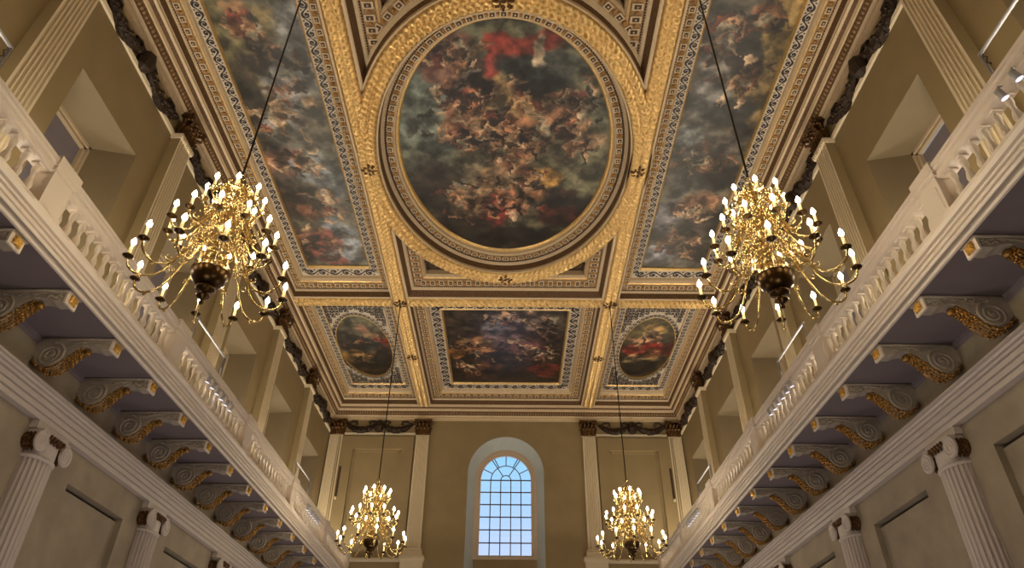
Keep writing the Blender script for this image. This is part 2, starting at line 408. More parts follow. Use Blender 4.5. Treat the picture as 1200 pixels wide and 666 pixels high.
# oval ring
OC = (0.02, 14.25); OA, OB = 4.26, 5.75; IA, IB = 3.64, 5.10
t_ring = thing('oval_ring', 'huge oval ring of carved gold guilloche framing the central ceiling painting', 'ring', (OC[0], OC[1], ZC))
g_ = MB(); nu, nv = 1300, 28
th = np.linspace(0, 2*PI, nu+1)
ds = np.hypot(np.gradient((OA+IA)/2*np.cos(th)), np.gradient((OB+IB)/2*np.sin(th))); S1 = np.concatenate([[0], np.cumsum((ds[1:]+ds[:-1])/2)])
tot = S1[-1]; pit = tot/round(tot/.20)
TT = np.linspace(0, 1, nv+1)
S2, T2 = np.meshgrid(S1, TT, indexing='ij'); TH, _ = np.meshgrid(th, TT, indexing='ij')
T2c = .06+T2*.88
H = gui_h(S2, (T2c-.5)*.62, .56, pit); 
X = (IA+(OA-IA)*T2c)*np.cos(TH); Y = (IB+(OB-IB)*T2c)*np.sin(TH)
g_.v = [tuple(p) for p in np.stack([X.ravel(), Y.ravel(), -.004-H.ravel()], 1).tolist()]
for i in range(nu):
    for j in range(nv):
        q = i*(nv+1)+j; g_.f.append((q, q+1, q+nv+2, q+nv+1)); g_.m.append(0)
obj('guilloche', g_, 'gold', t_ring, True)
def ell_loop(a, b, z, n_=128): return [(a*math.cos(2*PI*i/n_), b*math.sin(2*PI*i/n_), z) for i in range(n_)]
def bridge(mb, loops, ms):
    for k in range(len(loops)-1):
        A, B = loops[k], loops[k+1]; n_ = len(A)
        for i in range(n_):
            j = (i+1) % n_
            mb.add([A[i], A[j], B[j], B[i]], [(0,1,2,3)], ms[k])
r_ = MB()
bridge(r_, [ell_loop(IA, IB, -.045), ell_loop(IA+.05, IB+.05, -.045), ell_loop(IA+.05, IB+.05, 0), ell_loop(OA-.05, OB-.05, 0), ell_loop(OA-.05, OB-.05, -.045), ell_loop(OA, OB, -.045)], [0]*5)
# inner wall: bead, dark leaf band, cream, blocks shelf, cream, gold lip
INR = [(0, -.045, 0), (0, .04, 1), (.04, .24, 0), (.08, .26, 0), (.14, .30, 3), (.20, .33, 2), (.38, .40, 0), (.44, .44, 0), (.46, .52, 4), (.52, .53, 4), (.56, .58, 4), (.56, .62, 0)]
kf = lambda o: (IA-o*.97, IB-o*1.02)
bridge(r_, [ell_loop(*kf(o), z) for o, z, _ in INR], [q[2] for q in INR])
OUT = [(0, -.045, 0), (0, .06, 1), (.05, .2, 0), (.10, .24, 0), (.16, .30, 2), (.38, .36, 0), (.44, .44, 0), (.46, .62, 0)]
bridge(r_, [ell_loop(OA+o, OB+o, z) for o, z, _ in OUT], [q[2] for q in OUT])
def block(mb, P, T, N, w, d, h, m=0, mi=1):
    """carved block: P centre, T along, N across (horizontal), hanging down h"""
    P = Vector(P); T = Vector(T).normalized(); N = Vector(N).normalized(); Z = Vector((0,0,1))
    def bx(w_, d_, z0, z1, mm):
        vs = [P+T*a*w_/2+N*b*d_/2+Z*c_ for c_ in (z0, z1) for b in (-1, 1) for a in (-1, 1)]
        mb.add(vs, [(0,1,3,2),(4,5,7,6),(0,1,5,4),(2,3,7,6),(0,2,6,4),(1,3,7,5)], mm)
    bx(w, d, -h, .02, m)
    bx(w*.62, d*.62, -h-.006, -h+.004, mi)
    mb.blob(tuple(P+Z*(-h-.012)), (w*.17, w*.17, .02), m, 5, 3)
bk = MB()
nb = 76
for i in range(nb):
    a = 2*PI*i/nb
    o = .29; ea, eb = kf(o)
    P = Vector((ea*math.cos(a), eb*math.sin(a), .37)); T = Vector((-ea*math.sin(a), eb*math.cos(a), 0)); N = Vector((T.y, -T.x, 0))
    block(bk, P, T, N, .20, .17, .05)
    a2 = a+PI/nb; bk.blob((ea*math.cos(a2), eb*math.sin(a2), .35), (.05, .05, .04), 2, 6, 3)
    P = Vector(((OA+.27)*math.cos(a), (OB+.27)*math.sin(a), .33)); block(bk, P, T, N, .22, .19, .05)
    bk.blob(((OA+.27)*math.cos(a2), (OB+.27)*math.sin(a2), .30), (.06, .06, .04), 2, 6, 3)
bd = MB()
nbd = 300
for i in range(nbd):
    a = 2*PI*i/nbd
    bd.blob(((IA-.135)*math.cos(a), (IB-.15)*math.sin(a), .29), .022, 0, 4, 2)
def merge(a, b, off):
    a.add(b.v, [], 0); base = len(a.v)-len(b.v)
    a.f += [tuple(i+base for i in f) for f in b.f]; a.m += [m+off for m in b.m]
merge(r_, bk, 5); merge(r_, bd, 0)
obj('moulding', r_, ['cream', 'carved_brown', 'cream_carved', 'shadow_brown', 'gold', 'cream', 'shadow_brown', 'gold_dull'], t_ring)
# bosses
def boss(label, x, y, r=.22):
    t_ = thing('ceiling_boss', label, 'boss', (x, y, ZC-.05), group='bosses on the ceiling beams')
    m_ = MB(); m_.lathe([(0, -.12), (.05, -.115), (.07, -.07), (.12, -.05), (.14, 0)], 10); obj('centre', m_, 'bronze_gold', t_, True)
    p_ = MB()
    for i in range(8):
        a = 2*PI*i/8
        p_.tube([(r*.3*math.cos(a), r*.3*math.sin(a), -.03), (r*.75*math.cos(a), r*.75*math.sin(a), -.09), (r*1.05*math.cos(a), r*1.05*math.sin(a), -.06), (r*1.0*math.cos(a), r*math.sin(a), -.02)], [.03, .05, .045, .02], 6)
    obj('leaf_petals', p_, 'bronze_gold', t_, True)
boss('dark gilt boss at left crossing of the beams, above the far left chandelier', -BXC, 21.28)
boss('dark gilt boss at right crossing of the beams, above the far right chandelier', BXC, 21.28)
boss('gilt boss at the far tip of the big oval ring', OC[0], OC[1]+(OB+IB)/2)
boss('gilt boss at the near tip of the big oval ring', OC[0], OC[1]-(OB+IB)/2)
boss('gilt boss where the oval ring meets the left beam', -BXC+.02, OC[1], .2)
boss('gilt boss where the oval ring meets the right beam', BXC-.02, OC[1], .2)
boss('gilt boss on the left beam beside the far left small oval', -BXC, 25.4, .2)
boss('gilt boss on the right beam beside the far right small oval', BXC, 25.4, .2)

# ------------------------------------------------------------------ coffer frames
def ribbon(mb, pts, w, z, m=0):
    n_ = len(pts); vs = []
    for i, p in enumerate(pts):
        a = pts[max(0, i-1)]; b = pts[min(n_-1, i+1)]; tx, ty = b[0]-a[0], b[1]-a[1]; L = math.hypot(tx, ty) or 1
        ww = 1.5*w*(.35+.65*math.sin(PI*min(max(i/(n_-1), .08), .92)))/2
        vs += [(p[0]-ty/L*ww, p[1]+tx/L*ww, z), (p[0]+ty/L*ww, p[1]-tx/L*ww, z)]
    mb.add(vs, [(2*i, 2*i+1, 2*i+3, 2*i+2) for i in range(n_-1)], m)
def spiral(c, r, a0, turns, d, n_=14):
    return [(c[0]+r*(1-.85*i/n_)*math.cos(a0+d*turns*2*PI*i/n_), c[1]+r*(1-.85*i/n_)*math.sin(a0+d*turns*2*PI*i/n_)) for i in range(n_+1)]
def scroll_strip(mb, a, b, w, z, rep=None):
    """running vine with spirals between points a and b"""
    L = math.hypot(b[0]-a[0], b[1]-a[1]); ux, uy = (b[0]-a[0])/L, (b[1]-a[1])/L
    rep = rep or w*1.05; n_ = max(1, round(L/rep)); rep = L/n_
    loc = lambda s_, t_: (a[0]+ux*s_-uy*t_, a[1]+uy*s_+ux*t_)
    for k in range(n_):
        d = 1 if k % 2 else -1; s0 = k*rep
        ribbon(mb, [loc(s0+rep*i/10, -d*w*.36*math.sin(PI*i/10)) for i in range(11)], w*.17, z)
        sp = spiral((s0+rep*.5, d*w*.08), w*.32, -d*PI/2, 1.3, d)
        ribbon(mb, [loc(*q) for q in sp], w*.15, z)
        for q in (-.42, .42):
            sp = spiral((s0+rep*(.5+q), d*w*.36), w*.10, d*PI/2, .8, -d, 7); ribbon(mb, [loc(*p) for p in sp], w*.10, z)
        cx, cy = loc(s0+rep*.5, d*w*.1); r_ = w*.07
        mb.add([(cx+r_*math.cos(PI/3*i), cy+r_*math.sin(PI/3*i), z) for i in range(6)], [tuple(range(6))])
def coffer(label, x0, x1, y0, y1, fx0, fx1, fy0, fy1, group=None, plain=False, scrolls=True, top=.6, rep=.34):
    """moulded frame of one coffer: outer opening x0..x1,y0..y1 and per-side widths"""
    t_ = thing('coffer_frame', label, 'frame', ((x0+x1)/2, (y0+y1)/2, ZC), group=group)
    cx, cy = (x0+x1)/2, (y0+y1)/2
    # (fraction of width, z, material)
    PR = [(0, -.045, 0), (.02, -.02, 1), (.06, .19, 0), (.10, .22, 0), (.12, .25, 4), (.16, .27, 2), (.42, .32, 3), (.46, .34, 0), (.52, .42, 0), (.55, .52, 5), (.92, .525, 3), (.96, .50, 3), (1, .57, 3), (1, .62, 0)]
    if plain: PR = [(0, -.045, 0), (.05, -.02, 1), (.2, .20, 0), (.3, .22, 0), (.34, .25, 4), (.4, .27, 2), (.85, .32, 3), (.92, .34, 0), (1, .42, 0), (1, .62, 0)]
    rect = lambda f, z: [(x0+fx0*f-cx, y0+fy0*f-cy, z), (x1-fx1*f-cx, y0+fy0*f-cy, z), (x1-fx1*f-cx, y1-fy1*f-cy, z), (x0+fx0*f-cx, y1-fy1*f-cy, z)]
    inside = lambda x, y: plain and ((x+cx-OC[0])/(OA-.15))**2+((y+cy-OC[1])/(OB-.15))**2 < 1
    m_ = MB()
    if not plain: bridge(m_, [rect(f, z) for f, z, _ in PR], [q[2] for q in PR])
    else:
        for k in range(len(PR)-1):                       # only the stretches outside the oval ring
            A, B = rect(*PR[k][:2]), rect(*PR[k+1][:2])
            for i in range(4):
                for q in range(48):
                    L_ = [tuple(P_[i][c_]*(1-u)+P_[(i+1)%4][c_]*u for c_ in range(3)) for P_, u in ((A, q/48), (A, (q+1)/48), (B, (q+1)/48), (B, q/48))]
                    if not inside(sum(v[0] for v in L_)/4, sum(v[1] for v in L_)/4): m_.add(L_, [(0,1,2,3)], PR[k][2])
    fb = .29 if not plain else .62
    bk = MB(); bd = MB()
    R4 = rect(fb, .305); B4 = rect(.13 if not plain else .36, .24)
    for i in range(4):
        A = Vector(R4[i]); B = Vector(R4[(i+1)%4]); L = (B-A).length; T = (B-A)/L; N = Vector((-T.y, T.x, 0))
        wd = [fy0, fx1, fy1, fx0][i]*(.23 if not plain else .40)
        n_ = max(1, round(L/rep))
        for k in range(n_):
            pb = A+T*L*(k+.5)/n_
            if inside(pb.x, pb.y): continue
            block(bk, pb, T, N, .18, wd*.92, .05)
            if k: bk.blob(tuple(A+T*L*k/n_+Vector((0,0,-.03))), (.05, .05, .045), 2, 6, 3)
        A = Vector(B4[i]); B = Vector(B4[(i+1)%4]); L = (B-A).length; T = (B-A)/L
        n_ = int(L/.075)
        for k in range(n_):
            pb = A+T*L*(k+.5)/n_
            if not inside(pb.x, pb.y): bd.blob(tuple(pb), .02, 0, 4, 2)
    merge(m_, bk, 6); merge(m_, bd, 0)
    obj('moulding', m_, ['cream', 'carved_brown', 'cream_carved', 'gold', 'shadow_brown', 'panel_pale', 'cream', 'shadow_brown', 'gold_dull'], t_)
    if scrolls and not plain:
        sm = MB(); S4 = rect(.735, .518); ws = [fy0, fx1, fy1, fx0]
        for i in range(4):
            A, B = S4[i], S4[(i+1)%4]; scroll_strip(sm, A[:2], B[:2], ws[i]*.33, .516, rep=max(.25, ws[i]*.36))
        obj('arabesque_border', sm, 'scroll_dark', t_)
    return t_
XO = WX-.52
coffer('carved cream and gold frame around the long painting left of the big oval', -XO, -BXC-BH, 7.80, 21.0, .72, .72, .9, 1.15)
coffer('carved cream and gold frame around the long painting right of the big oval', BXC+BH, XO, 7.80, 21.0, .72, .72, .9, 1.15)
coffer('carved frame around the dark rectangular painting over the far window', -BXC+BH, BXC-BH, 21.56, YE, 1.16, 1.16, 1.1, 1.2)
coffer('carved frame around the small oval painting at far left of the ceiling', -XO, -BXC-BH, 21.56, YE, .66, .56, .8, 1.1)
coffer('carved frame around the small oval painting at far right of the ceiling', BXC+BH, XO, 21.56, YE, .56, .66, .8, 1.1)
coffer('carved sunken frame in the corners around the big oval ring', -BXC+BH, BXC-BH, 7.80, 21.0, .75, .75, .9, .9, plain=True, scrolls=False)
# spandrel leaf carving fields in the four corners
for sx_, sy_, lb in ((-1, 1, 'left far'), (1, 1, 'right far'), (-1, -1, 'left near'), (1, -1, 'right near')):
    lf = MB()
    for q in range(26):
        x = sx_*random.uniform(2.0, 2.95); y = OC[1]+sy_*random.uniform(4.3, 5.6)
        if ((x-OC[0])/(OA+.45))**2+((y-OC[1])/(OB+.45))**2 < 1.0: continue
        a = random.uniform(0, 6.28)
        lf.tube([(x+.1*i*math.cos(a+i*.5)*.6, y+.1*i*math.sin(a+i*.5)*.6, 16.58-.03*math.sin(i)) for i in range(5)], [.02, .05, .06, .04, .02], 5)
    if lf.v:
        o = obj('spandrel_leaf_carving', lf, 'bronze_gold', smooth=True); tag(o, 'gilt leaf carving in the %s corner beside the big oval' % lb, 'carving')
sb = MB(); sb.box(-BXC+BH, BXC-BH, 7.8, 21.0, 16.62, 16.7)
struct('ceiling_field', sb, 'shadow_brown')
# small-oval fields with dense arabesque
def oval_field(label, cx, cy, x0, x1, y0, y1, a, b):
    f_ = MB(); n_ = 96
    def rp(i):
        th_ = 2*PI*i/n_; dx, dy = math.cos(th_), math.sin(th_)
        kx = ((x1 if dx > 0 else x0)-cx)/dx if abs(dx) > 1e-6 else 1e9; ky = ((y1 if dy > 0 else y0)-cy)/dy if abs(dy) > 1e-6 else 1e9
        k = min(abs(kx), abs(ky)); return (cx+dx*k, cy+dy*k)
    A = [(*rp(i), 16.55) for i in range(n_)]
    el = lambda r, z: [(cx+(a+r)*math.cos(2*PI*i/n_), cy+(b+r)*math.sin(2*PI*i/n_), z) for i in range(n_)]
    bridge(f_, [A, el(.16, 16.55), el(.03, 16.55), el(.03, 16.52), el(0, 16.52), el(0, 16.62)], [0, 0, 0, 1, 1])
    o = obj('arabesque_panel', f_, ['panel_pale', 'gold']); tag(o, label, 'panel')
    s_ = MB(); nn = 48
    for i in range(nn):                                    # ring of scrolls hugging the oval
        t0, t1 = 2*PI*i/nn, 2*PI*(i+1)/nn; am, bm = a+.13, b+.13
        scroll_strip(s_, (cx+am*math.cos(t0), cy+bm*math.sin(t0)), (cx+am*math.cos(t1), cy+bm*math.sin(t1)), .20, 16.545, rep=2)
    st = .2; x = x0+.06
    while x < x1-.03:
        y = y0+.08
        while y < y1-.04:
            if ((x-cx)/(a+.30))**2+((y-cy)/(b+.34))**2 > 1:
                d = random.choice((-1, 1)); ribbon(s_, spiral((x, y), .10, random.uniform(0, 6), 1.25, d, 12), .05, 16.545)
                ribbon(s_, [(x-.13, y-.1), (x-.02, y-.15), (x+.12, y-.11)], .04, 16.545)
            y += st
        x += st
    obj('scrollwork', s_, 'scroll_dark', o)
SOV = (-6.14, 25.75, 1.14, 2.62)
oval_field('pale panel of black scrollwork around the small oval painting at far left', SOV[0], SOV[1], -XO+.66, -BXC-BH-.56, 22.36, YE-1.1, SOV[2], SOV[3])
oval_field('pale panel of black scrollwork around the small oval painting at far right', -SOV[0], SOV[1], BXC+BH+.56, XO-.66, 22.36, YE-1.1, SOV[2], SOV[3])

# ------------------------------------------------------------------ ceiling paintings (invented scenes)
def fbm(X, Y, sc_, seed, oct_=4):
    r = np.random.RandomState(seed); out = np.zeros_like(X); amp = 1.; tot = 0
    for o in range(oct_):
        G = r.rand(64, 64); x = X*sc_*2**o+r.rand()*60; y = Y*sc_*2**o+r.rand()*60
        xi = np.floor(x).astype(int); yi = np.floor(y).astype(int); fx = x-xi; fy = y-yi
        fx = fx*fx*(3-2*fx); fy = fy*fy*(3-2*fy)
        g00 = G[xi%64, yi%64]; g10 = G[(xi+1)%64, yi%64]; g01 = G[xi%64, (yi+1)%64]; g11 = G[(xi+1)%64, (yi+1)%64]
        out += amp*((g00*(1-fx)+g10*fx)*(1-fy)+(g01*(1-fx)+g11*fx)*fy); tot += amp; amp *= .55
    return out/tot
def painting(label, X, Y, base, blobs, limbs, seed, ell=None, z=16.6):
    """X, Y: grids of world coordinates; blobs: (x, y, rx, ry, colour); limbs: (x, y, spread x, spread y, count)"""
    r = np.random.RandomState(seed)
    wx = X+(fbm(X, Y, .9, seed)-.5)*.9+(fbm(X, Y, 3, seed+1)-.5)*.35; wy = Y+(fbm(X, Y, .9, seed+2)-.5)*.9+(fbm(X, Y, 3, seed+3)-.5)*.35
    C = np.ones(X.shape+(3,))*np.array(base, float)
    n1 = fbm(X, Y, 1.2, seed+4, 5); C *= (.7+.6*n1)[..., None]
    for (bx, by, rx, ry, c) in blobs:
        d = np.hypot((wx-bx)/rx, (wy-by)/ry); a = np.clip((1.15-d)/.45, 0, 1); a = a*a*(3-2*a)
        sh = .72+.56*fbm(X, Y, 2.2, r.randint(999), 4)
        C = C*(1-a[..., None])+(np.array(c, float)*sh[..., None])*a[..., None]
    wx2 = X+(fbm(X, Y, 4, seed+7)-.5)*.5; wy2 = Y+(fbm(X, Y, 4, seed+8)-.5)*.5
    FL = [(206, 164, 124), (190, 142, 104), (166, 116, 84), (218, 184, 146), (122, 86, 62), (70, 50, 38), (44, 34, 30), (36, 30, 28), (118, 60, 48), (150, 140, 116)]
    for (lx, ly, sx_, sy_, cnt, amp) in limbs:
        for q in range(int(cnt*2.6)):
            x0 = lx+r.randn()*sx_; y0 = ly+r.randn()*sy_; a = r.rand()*PI; L = r.uniform(.12, .5); wd = r.uniform(.04, .14)
            x1 = x0+L*math.cos(a); y1 = y0+L*math.sin(a); c = np.array(FL[r.randint(len(FL))], float)
            vx, vy = x1-x0, y1-y0
            t = np.clip(((wx2-x0)*vx+(wy2-y0)*vy)/(L*L), 0, 1)
            d = np.hypot(wx2-x0-t*vx, wy2-y0-t*vy)/(wd*(1.1-.5*t))
            al = np.clip((1.05-d)/.3, 0, 1)*amp
            sd = (wx2-x0-t*vx)*(-vy/L)+(wy2-y0-t*vy)*(vx/L)
            tone = .82+.38*np.clip(sd/wd, -1, 1)
            C = C*(1-al[..., None])+c*tone[..., None]*al[..., None]
    q_ = fbm(X+.3*wx2, Y+.3*wy2, 2.4, seed+20, 6); q_ = np.clip((q_-.5)*2.3+.5, 0, 1); C *= (.42+.9*q_)[..., None]
    C = C*.93+np.array([4, 4, 2])
    C = np.clip(C, 6, 235)/255
    lin = np.where(C <= .04045, C/12.92, ((C+.055)/1.055)**2.4)
    nu, nv = X.shape
    me = bpy.data.meshes.new('ceiling_painting')
    vs = np.stack([X.ravel(), Y.ravel(), np.full(X.size, z)], 1)
    idx = np.arange(nu*nv).reshape(nu, nv)
    F = np.stack([idx[:-1, :-1].ravel(), idx[1:, :-1].ravel(), idx[1:, 1:].ravel(), idx[:-1, 1:].ravel()], 1)
    me.from_pydata(vs.tolist(), [], F.tolist())
    ca = me.color_attributes.new('paint', 'FLOAT_COLOR', 'POINT')
    ca.data.foreach_set('color', np.concatenate([lin.reshape(-1, 3), np.ones((X.size, 1))], 1).ravel())
    me.materials.append(MT['oil_paint']); me.update()
    o = bpy.data.objects.new('ceiling_painting', me); COL.objects.link(o); tag(o, label, 'painting'); return o
def rectgrid(x0, x1, y0, y1, st):
    return np.meshgrid(np.linspace(x0, x1, int((x1-x0)/st)+1), np.linspace(y0, y1, int((y1-y0)/st)+1), indexing='ij')
def ellgrid(cx, cy, a, b, nr, na):
    rr, aa = np.meshgrid(np.linspace(0, 1, nr), np.linspace(0, 2*PI, na), indexing='ij'); return cx+a*rr*np.cos(aa), cy+b*rr*np.sin(aa)
X, Y = ellgrid(OC[0], OC[1], 3.12, 4.56, 200, 560)
B_OV = [(0.05, 10.3, 2.37, 0.89, (100, 98, 76)), (-2.31, 12.94, 1.09, 2.4, (104, 112, 102)), (-2.38, 14.78, 1.05, 0.94, (84, 86, 72)), (2.5, 11.44, 0.79, 1.77, (92, 92, 76)), (2.6, 14.92, 0.79, 1.55, (104, 100, 78)), (0.35, 12.31, 0.94, 1.41, (168, 136, 92)), (0.0, 10.67, 0.49, 0.63, (122, 48, 38)), (-0.22, 11.2, 0.27, 0.49, (138, 60, 52)), (0.61, 10.42, 0.48, 0.35, (132, 56, 44)), (1.08, 10.22, 0.47, 0.29, (120, 50, 40)), (-1.3, 10.48, 0.61, 0.41, (112, 82, 66)), (-1.67, 11.08, 0.58, 0.59, (116, 84, 72)), (-0.79, 11.33, 0.5, 0.45, (60, 46, 40)), (0.79, 11.24, 0.94, 0.61, (46, 50, 46)), (1.33, 10.87, 0.71, 0.42, (62, 64, 58)), (0.78, 11.93, 0.47, 0.41, (34, 32, 28)), (0.83, 10.54, 0.15, 0.51, (176, 156, 130)), (-0.42, 11.97, 0.41, 0.35, (46, 30, 26)), (-1.07, 12.33, 0.66, 0.6, (158, 104, 76)), (-0.06, 12.83, 0.29, 0.31, (44, 34, 28)), (-0.75, 13.24, 0.93, 0.66, (150, 104, 74)), (-1.92, 14.08, 0.76, 0.27, (46, 50, 46)), (0.48, 13.72, 0.65, 0.82, (150, 104, 74)), (1.68, 12.91, 0.82, 0.57, (140, 100, 78)), (1.33, 13.07, 0.34, 0.31, (58, 40, 34)), (2.36, 13.7, 0.75, 0.48, (158, 124, 94)), (0.24, 14.76, 0.57, 0.59, (138, 96, 72)), (-1.21, 14.96, 0.69, 0.37, (116, 104, 82)), (-2.08, 15.91, 0.82, 1.33, (44, 36, 28)), (-1.28, 16.3, 0.55, 0.84, (166, 132, 96)), (-0.43, 15.51, 0.59, 0.62, (150, 120, 90)), (-0.32, 16.83, 0.51, 0.87, (148, 58, 50)), (0.24, 16.49, 0.39, 0.59, (170, 110, 84)), (-0.91, 17.44, 0.58, 0.54, (76, 40, 30)), (0.91, 15.5, 0.43, 0.78, (160, 112, 76)), (1.35, 15.23, 0.54, 0.53, (178, 134, 70)), (1.97, 16.48, 0.95, 0.84, (26, 24, 22)), (1.81, 17.11, 0.86, 0.61, (60, 30, 22)), (0.01, 18.25, 2.67, 0.66, (30, 26, 22)), (-1.48, 17.45, 1.15, 0.63, (38, 32, 26)), (2.01, 15.87, 0.27, 0.24, (50, 34, 26))]
L_OV = [(-1.07, 12.33, 0.46, 0.53, 22, 0.85), (-0.76, 13.4, 0.52, 0.32, 16, 0.85), (0.48, 13.72, 0.44, 0.54, 24, 0.85), (1.68, 12.91, 0.46, 0.4, 18, 0.85), (2.36, 13.7, 0.28, 0.27, 8, 0.85), (-1.53, 10.69, 0.38, 0.29, 14, 0.85), (-1.41, 16.1, 0.4, 0.46, 12, 0.85), (-0.03, 16.29, 0.39, 0.46, 14, 0.85), (0.91, 15.5, 0.34, 0.37, 9, 0.85), (2.32, 12.01, 0.38, 0.23, 8, 0.85), (-0.01, 12.03, 0.75, 0.71, 10, 0.85)]
painting('big oval ceiling painting of a swirling crowd in dark and flesh tones', X, Y, (84, 78, 60), B_OV, L_OV, 5)

B_L = [(-7.03, 10.73, 0.88, 1.65, (108, 100, 72)), (-6.14, 9.98, 0.63, 0.74, (116, 100, 66)), (-5.27, 10.71, 0.66, 1.65, (112, 112, 110)), (-6.08, 12.08, 0.66, 1.21, (128, 126, 124)), (-6.41, 13.29, 0.74, 0.87, (150, 148, 146)), (-7.27, 11.8, 0.51, 0.76, (56, 50, 40)), (-6.53, 11.25, 0.45, 0.43, (60, 52, 44)), (-7.11, 12.38, 0.43, 0.61, (48, 42, 36)), (-6.21, 13.95, 1.01, 0.55, (96, 92, 84)), (-6.65, 14.65, 0.78, 0.58, (124, 84, 70)), (-5.91, 14.82, 0.58, 0.74, (118, 120, 122)), (-7.03, 15.57, 0.7, 0.63, (66, 58, 50)), (-5.41, 15.56, 0.37, 0.71, (104, 108, 110)), (-6.88, 16.57, 0.84, 0.85, (58, 44, 36)), (-5.85, 16.97, 0.45, 0.7, (92, 96, 96)), (-6.28, 16.98, 0.57, 0.52, (130, 84, 60)), (-7.31, 18.8, 0.67, 0.8, (52, 34, 30)), (-5.74, 18.55, 0.66, 1.18, (126, 130, 136)), (-6.5, 18.55, 0.66, 0.69, (120, 66, 56)), (-6.1, 19.53, 0.56, 0.31, (128, 64, 56)), (-6.7, 9.75, 0.42, 0.48, (130, 96, 70))]  # palest grey blobs: reflected sheen painted into the picture
L_L = [(-6.42, 9.87, 0.26, 0.26, 12, 0.85), (-6.16, 12.37, 0.26, 0.38, 8, 0.85), (-6.61, 13.14, 0.35, 0.3, 10, 0.85), (-6.13, 14.64, 0.46, 0.29, 14, 0.85), (-5.9, 16.56, 0.31, 0.34, 12, 0.85), (-6.5, 18.55, 0.38, 0.47, 14, 0.85), (-5.59, 11.11, 0.29, 0.3, 8, 0.85), (-6.26, 10.72, 0.25, 0.3, 6, 0.85)]
painting('long ceiling painting left of the big oval, grey sky, painted sheen, tumbling flesh-toned shapes', *rectgrid(-XO+.70, -BXC-BH-.70, 8.68, 19.87, .028), (92, 86, 72), B_L, L_L, 31)
B_R = [(6.94, 10.12, 0.73, 1.28, (138, 114, 72)), (6.73, 11.97, 0.7, 1.52, (124, 104, 70)), (5.65, 9.66, 0.62, 0.62, (84, 76, 66)), (5.58, 10.63, 0.52, 1.06, (120, 112, 104)), (5.57, 11.98, 0.65, 1.01, (122, 118, 114)), (6.2, 10.88, 0.57, 0.53, (48, 44, 42)), (6.2, 10.13, 0.42, 0.54, (40, 38, 36)), (6.48, 9.65, 0.37, 0.38, (44, 40, 38)), (6.41, 9.43, 0.29, 0.27, (120, 84, 62)), (6.34, 11.55, 0.41, 0.34, (132, 92, 68)), (6.19, 12.56, 0.85, 0.49, (50, 50, 50)), (6.84, 13.18, 0.48, 0.45, (44, 40, 40)), (5.26, 13.84, 0.61, 0.83, (122, 124, 122)), (6.39, 13.83, 0.55, 0.48, (96, 86, 80)), (5.92, 14.53, 0.93, 0.73, (60, 54, 52)), (6.62, 15.25, 0.64, 0.69, (44, 40, 40)), (5.6, 15.45, 0.53, 0.62, (72, 66, 66)), (6.36, 16.43, 0.72, 0.5, (128, 92, 70)), (5.47, 16.86, 0.67, 0.69, (112, 108, 112)), (6.89, 17.49, 0.75, 0.63, (56, 48, 44)), (6.21, 18.41, 0.72, 0.58, (122, 92, 74)), (5.6, 19.15, 0.73, 0.6, (140, 138, 146)), (6.97, 19.13, 0.74, 0.61, (50, 42, 38)), (7.18, 14.87, 0.26, 1.55, (96, 82, 60))]
L_R = [(6.46, 11.41, 0.25, 0.26, 10, 0.85), (5.5, 9.89, 0.26, 0.23, 8, 0.85), (5.47, 10.63, 0.25, 0.29, 8, 0.85), (6.01, 14.35, 0.37, 0.28, 10, 0.85), (6.27, 16.64, 0.4, 0.34, 14, 0.85), (6.21, 18.41, 0.38, 0.31, 12, 0.85), (6.48, 9.65, 0.2, 0.19, 8, 0.85)]
painting('long ceiling painting right of the big oval, ochre and charcoal with tumbling shapes', *rectgrid(BXC+BH+.70, XO-.70, 8.68, 19.87, .028), (90, 84, 74), B_R, L_R, 57)
B_E = [(-0.09, 25.18, 2.57, 3.97, (44, 34, 30)), (-1.66, 23.49, 0.84, 1.22, (62, 50, 40)), (0.97, 23.46, 1.4, 0.93, (110, 92, 84)), (-0.09, 24.82, 0.94, 1.16, (96, 74, 76)), (-1.21, 25.55, 0.96, 0.75, (150, 104, 70)), (-1.99, 26.08, 0.46, 0.62, (168, 112, 60)), (1.02, 25.89, 0.9, 1.07, (96, 62, 58)), (2.21, 23.77, 0.56, 1.09, (70, 60, 52)), (0.27, 23.28, 0.9, 0.52, (140, 124, 112)), (-1.3, 27.89, 1.34, 1.02, (70, 44, 32)), (1.86, 27.84, 1.03, 0.67, (110, 44, 34)), (-2.51, 28.32, 0.56, 0.87, (30, 22, 20)), (0.28, 28.28, 1.2, 0.69, (36, 26, 22)), (-0.44, 24.14, 0.42, 0.69, (84, 80, 86))]
L_E = [(-1.58, 25.56, 0.42, 0.47, 12, 0.85), (0.27, 23.28, 0.55, 0.26, 10, 0.85), (1.52, 24.11, 0.28, 0.44, 8, 0.85), (0.65, 25.9, 0.66, 0.61, 12, 0.85), (-1.87, 27.49, 0.5, 0.39, 8, 0.85), (1.96, 25.88, 0.36, 0.48, 8, 0.85)]
painting('dark rectangular ceiling painting over the far window', *rectgrid(-2.52, 2.52, 22.64, 29.02, .03), (40, 32, 28), B_E, L_E, 83)
B_SL = [(-5.93, 23.88, 1.06, 1.24, (94, 92, 74)), (-6.8, 24.71, 0.51, 0.85, (84, 76, 62)), (-6.03, 24.42, 0.26, 0.42, (140, 100, 80)), (-5.56, 24.9, 0.58, 0.43, (160, 128, 96)), (-5.27, 25.39, 0.44, 0.59, (140, 44, 34)), (-6.05, 25.62, 0.97, 0.67, (44, 46, 48)), (-6.68, 25.41, 0.59, 0.59, (34, 32, 34)), (-6.6, 26.61, 0.84, 0.63, (128, 98, 60)), (-5.82, 26.52, 0.61, 0.47, (80, 58, 40)), (-6.41, 27.72, 1.03, 1.01, (44, 32, 24)), (-5.48, 26.75, 0.46, 0.96, (40, 34, 30))]
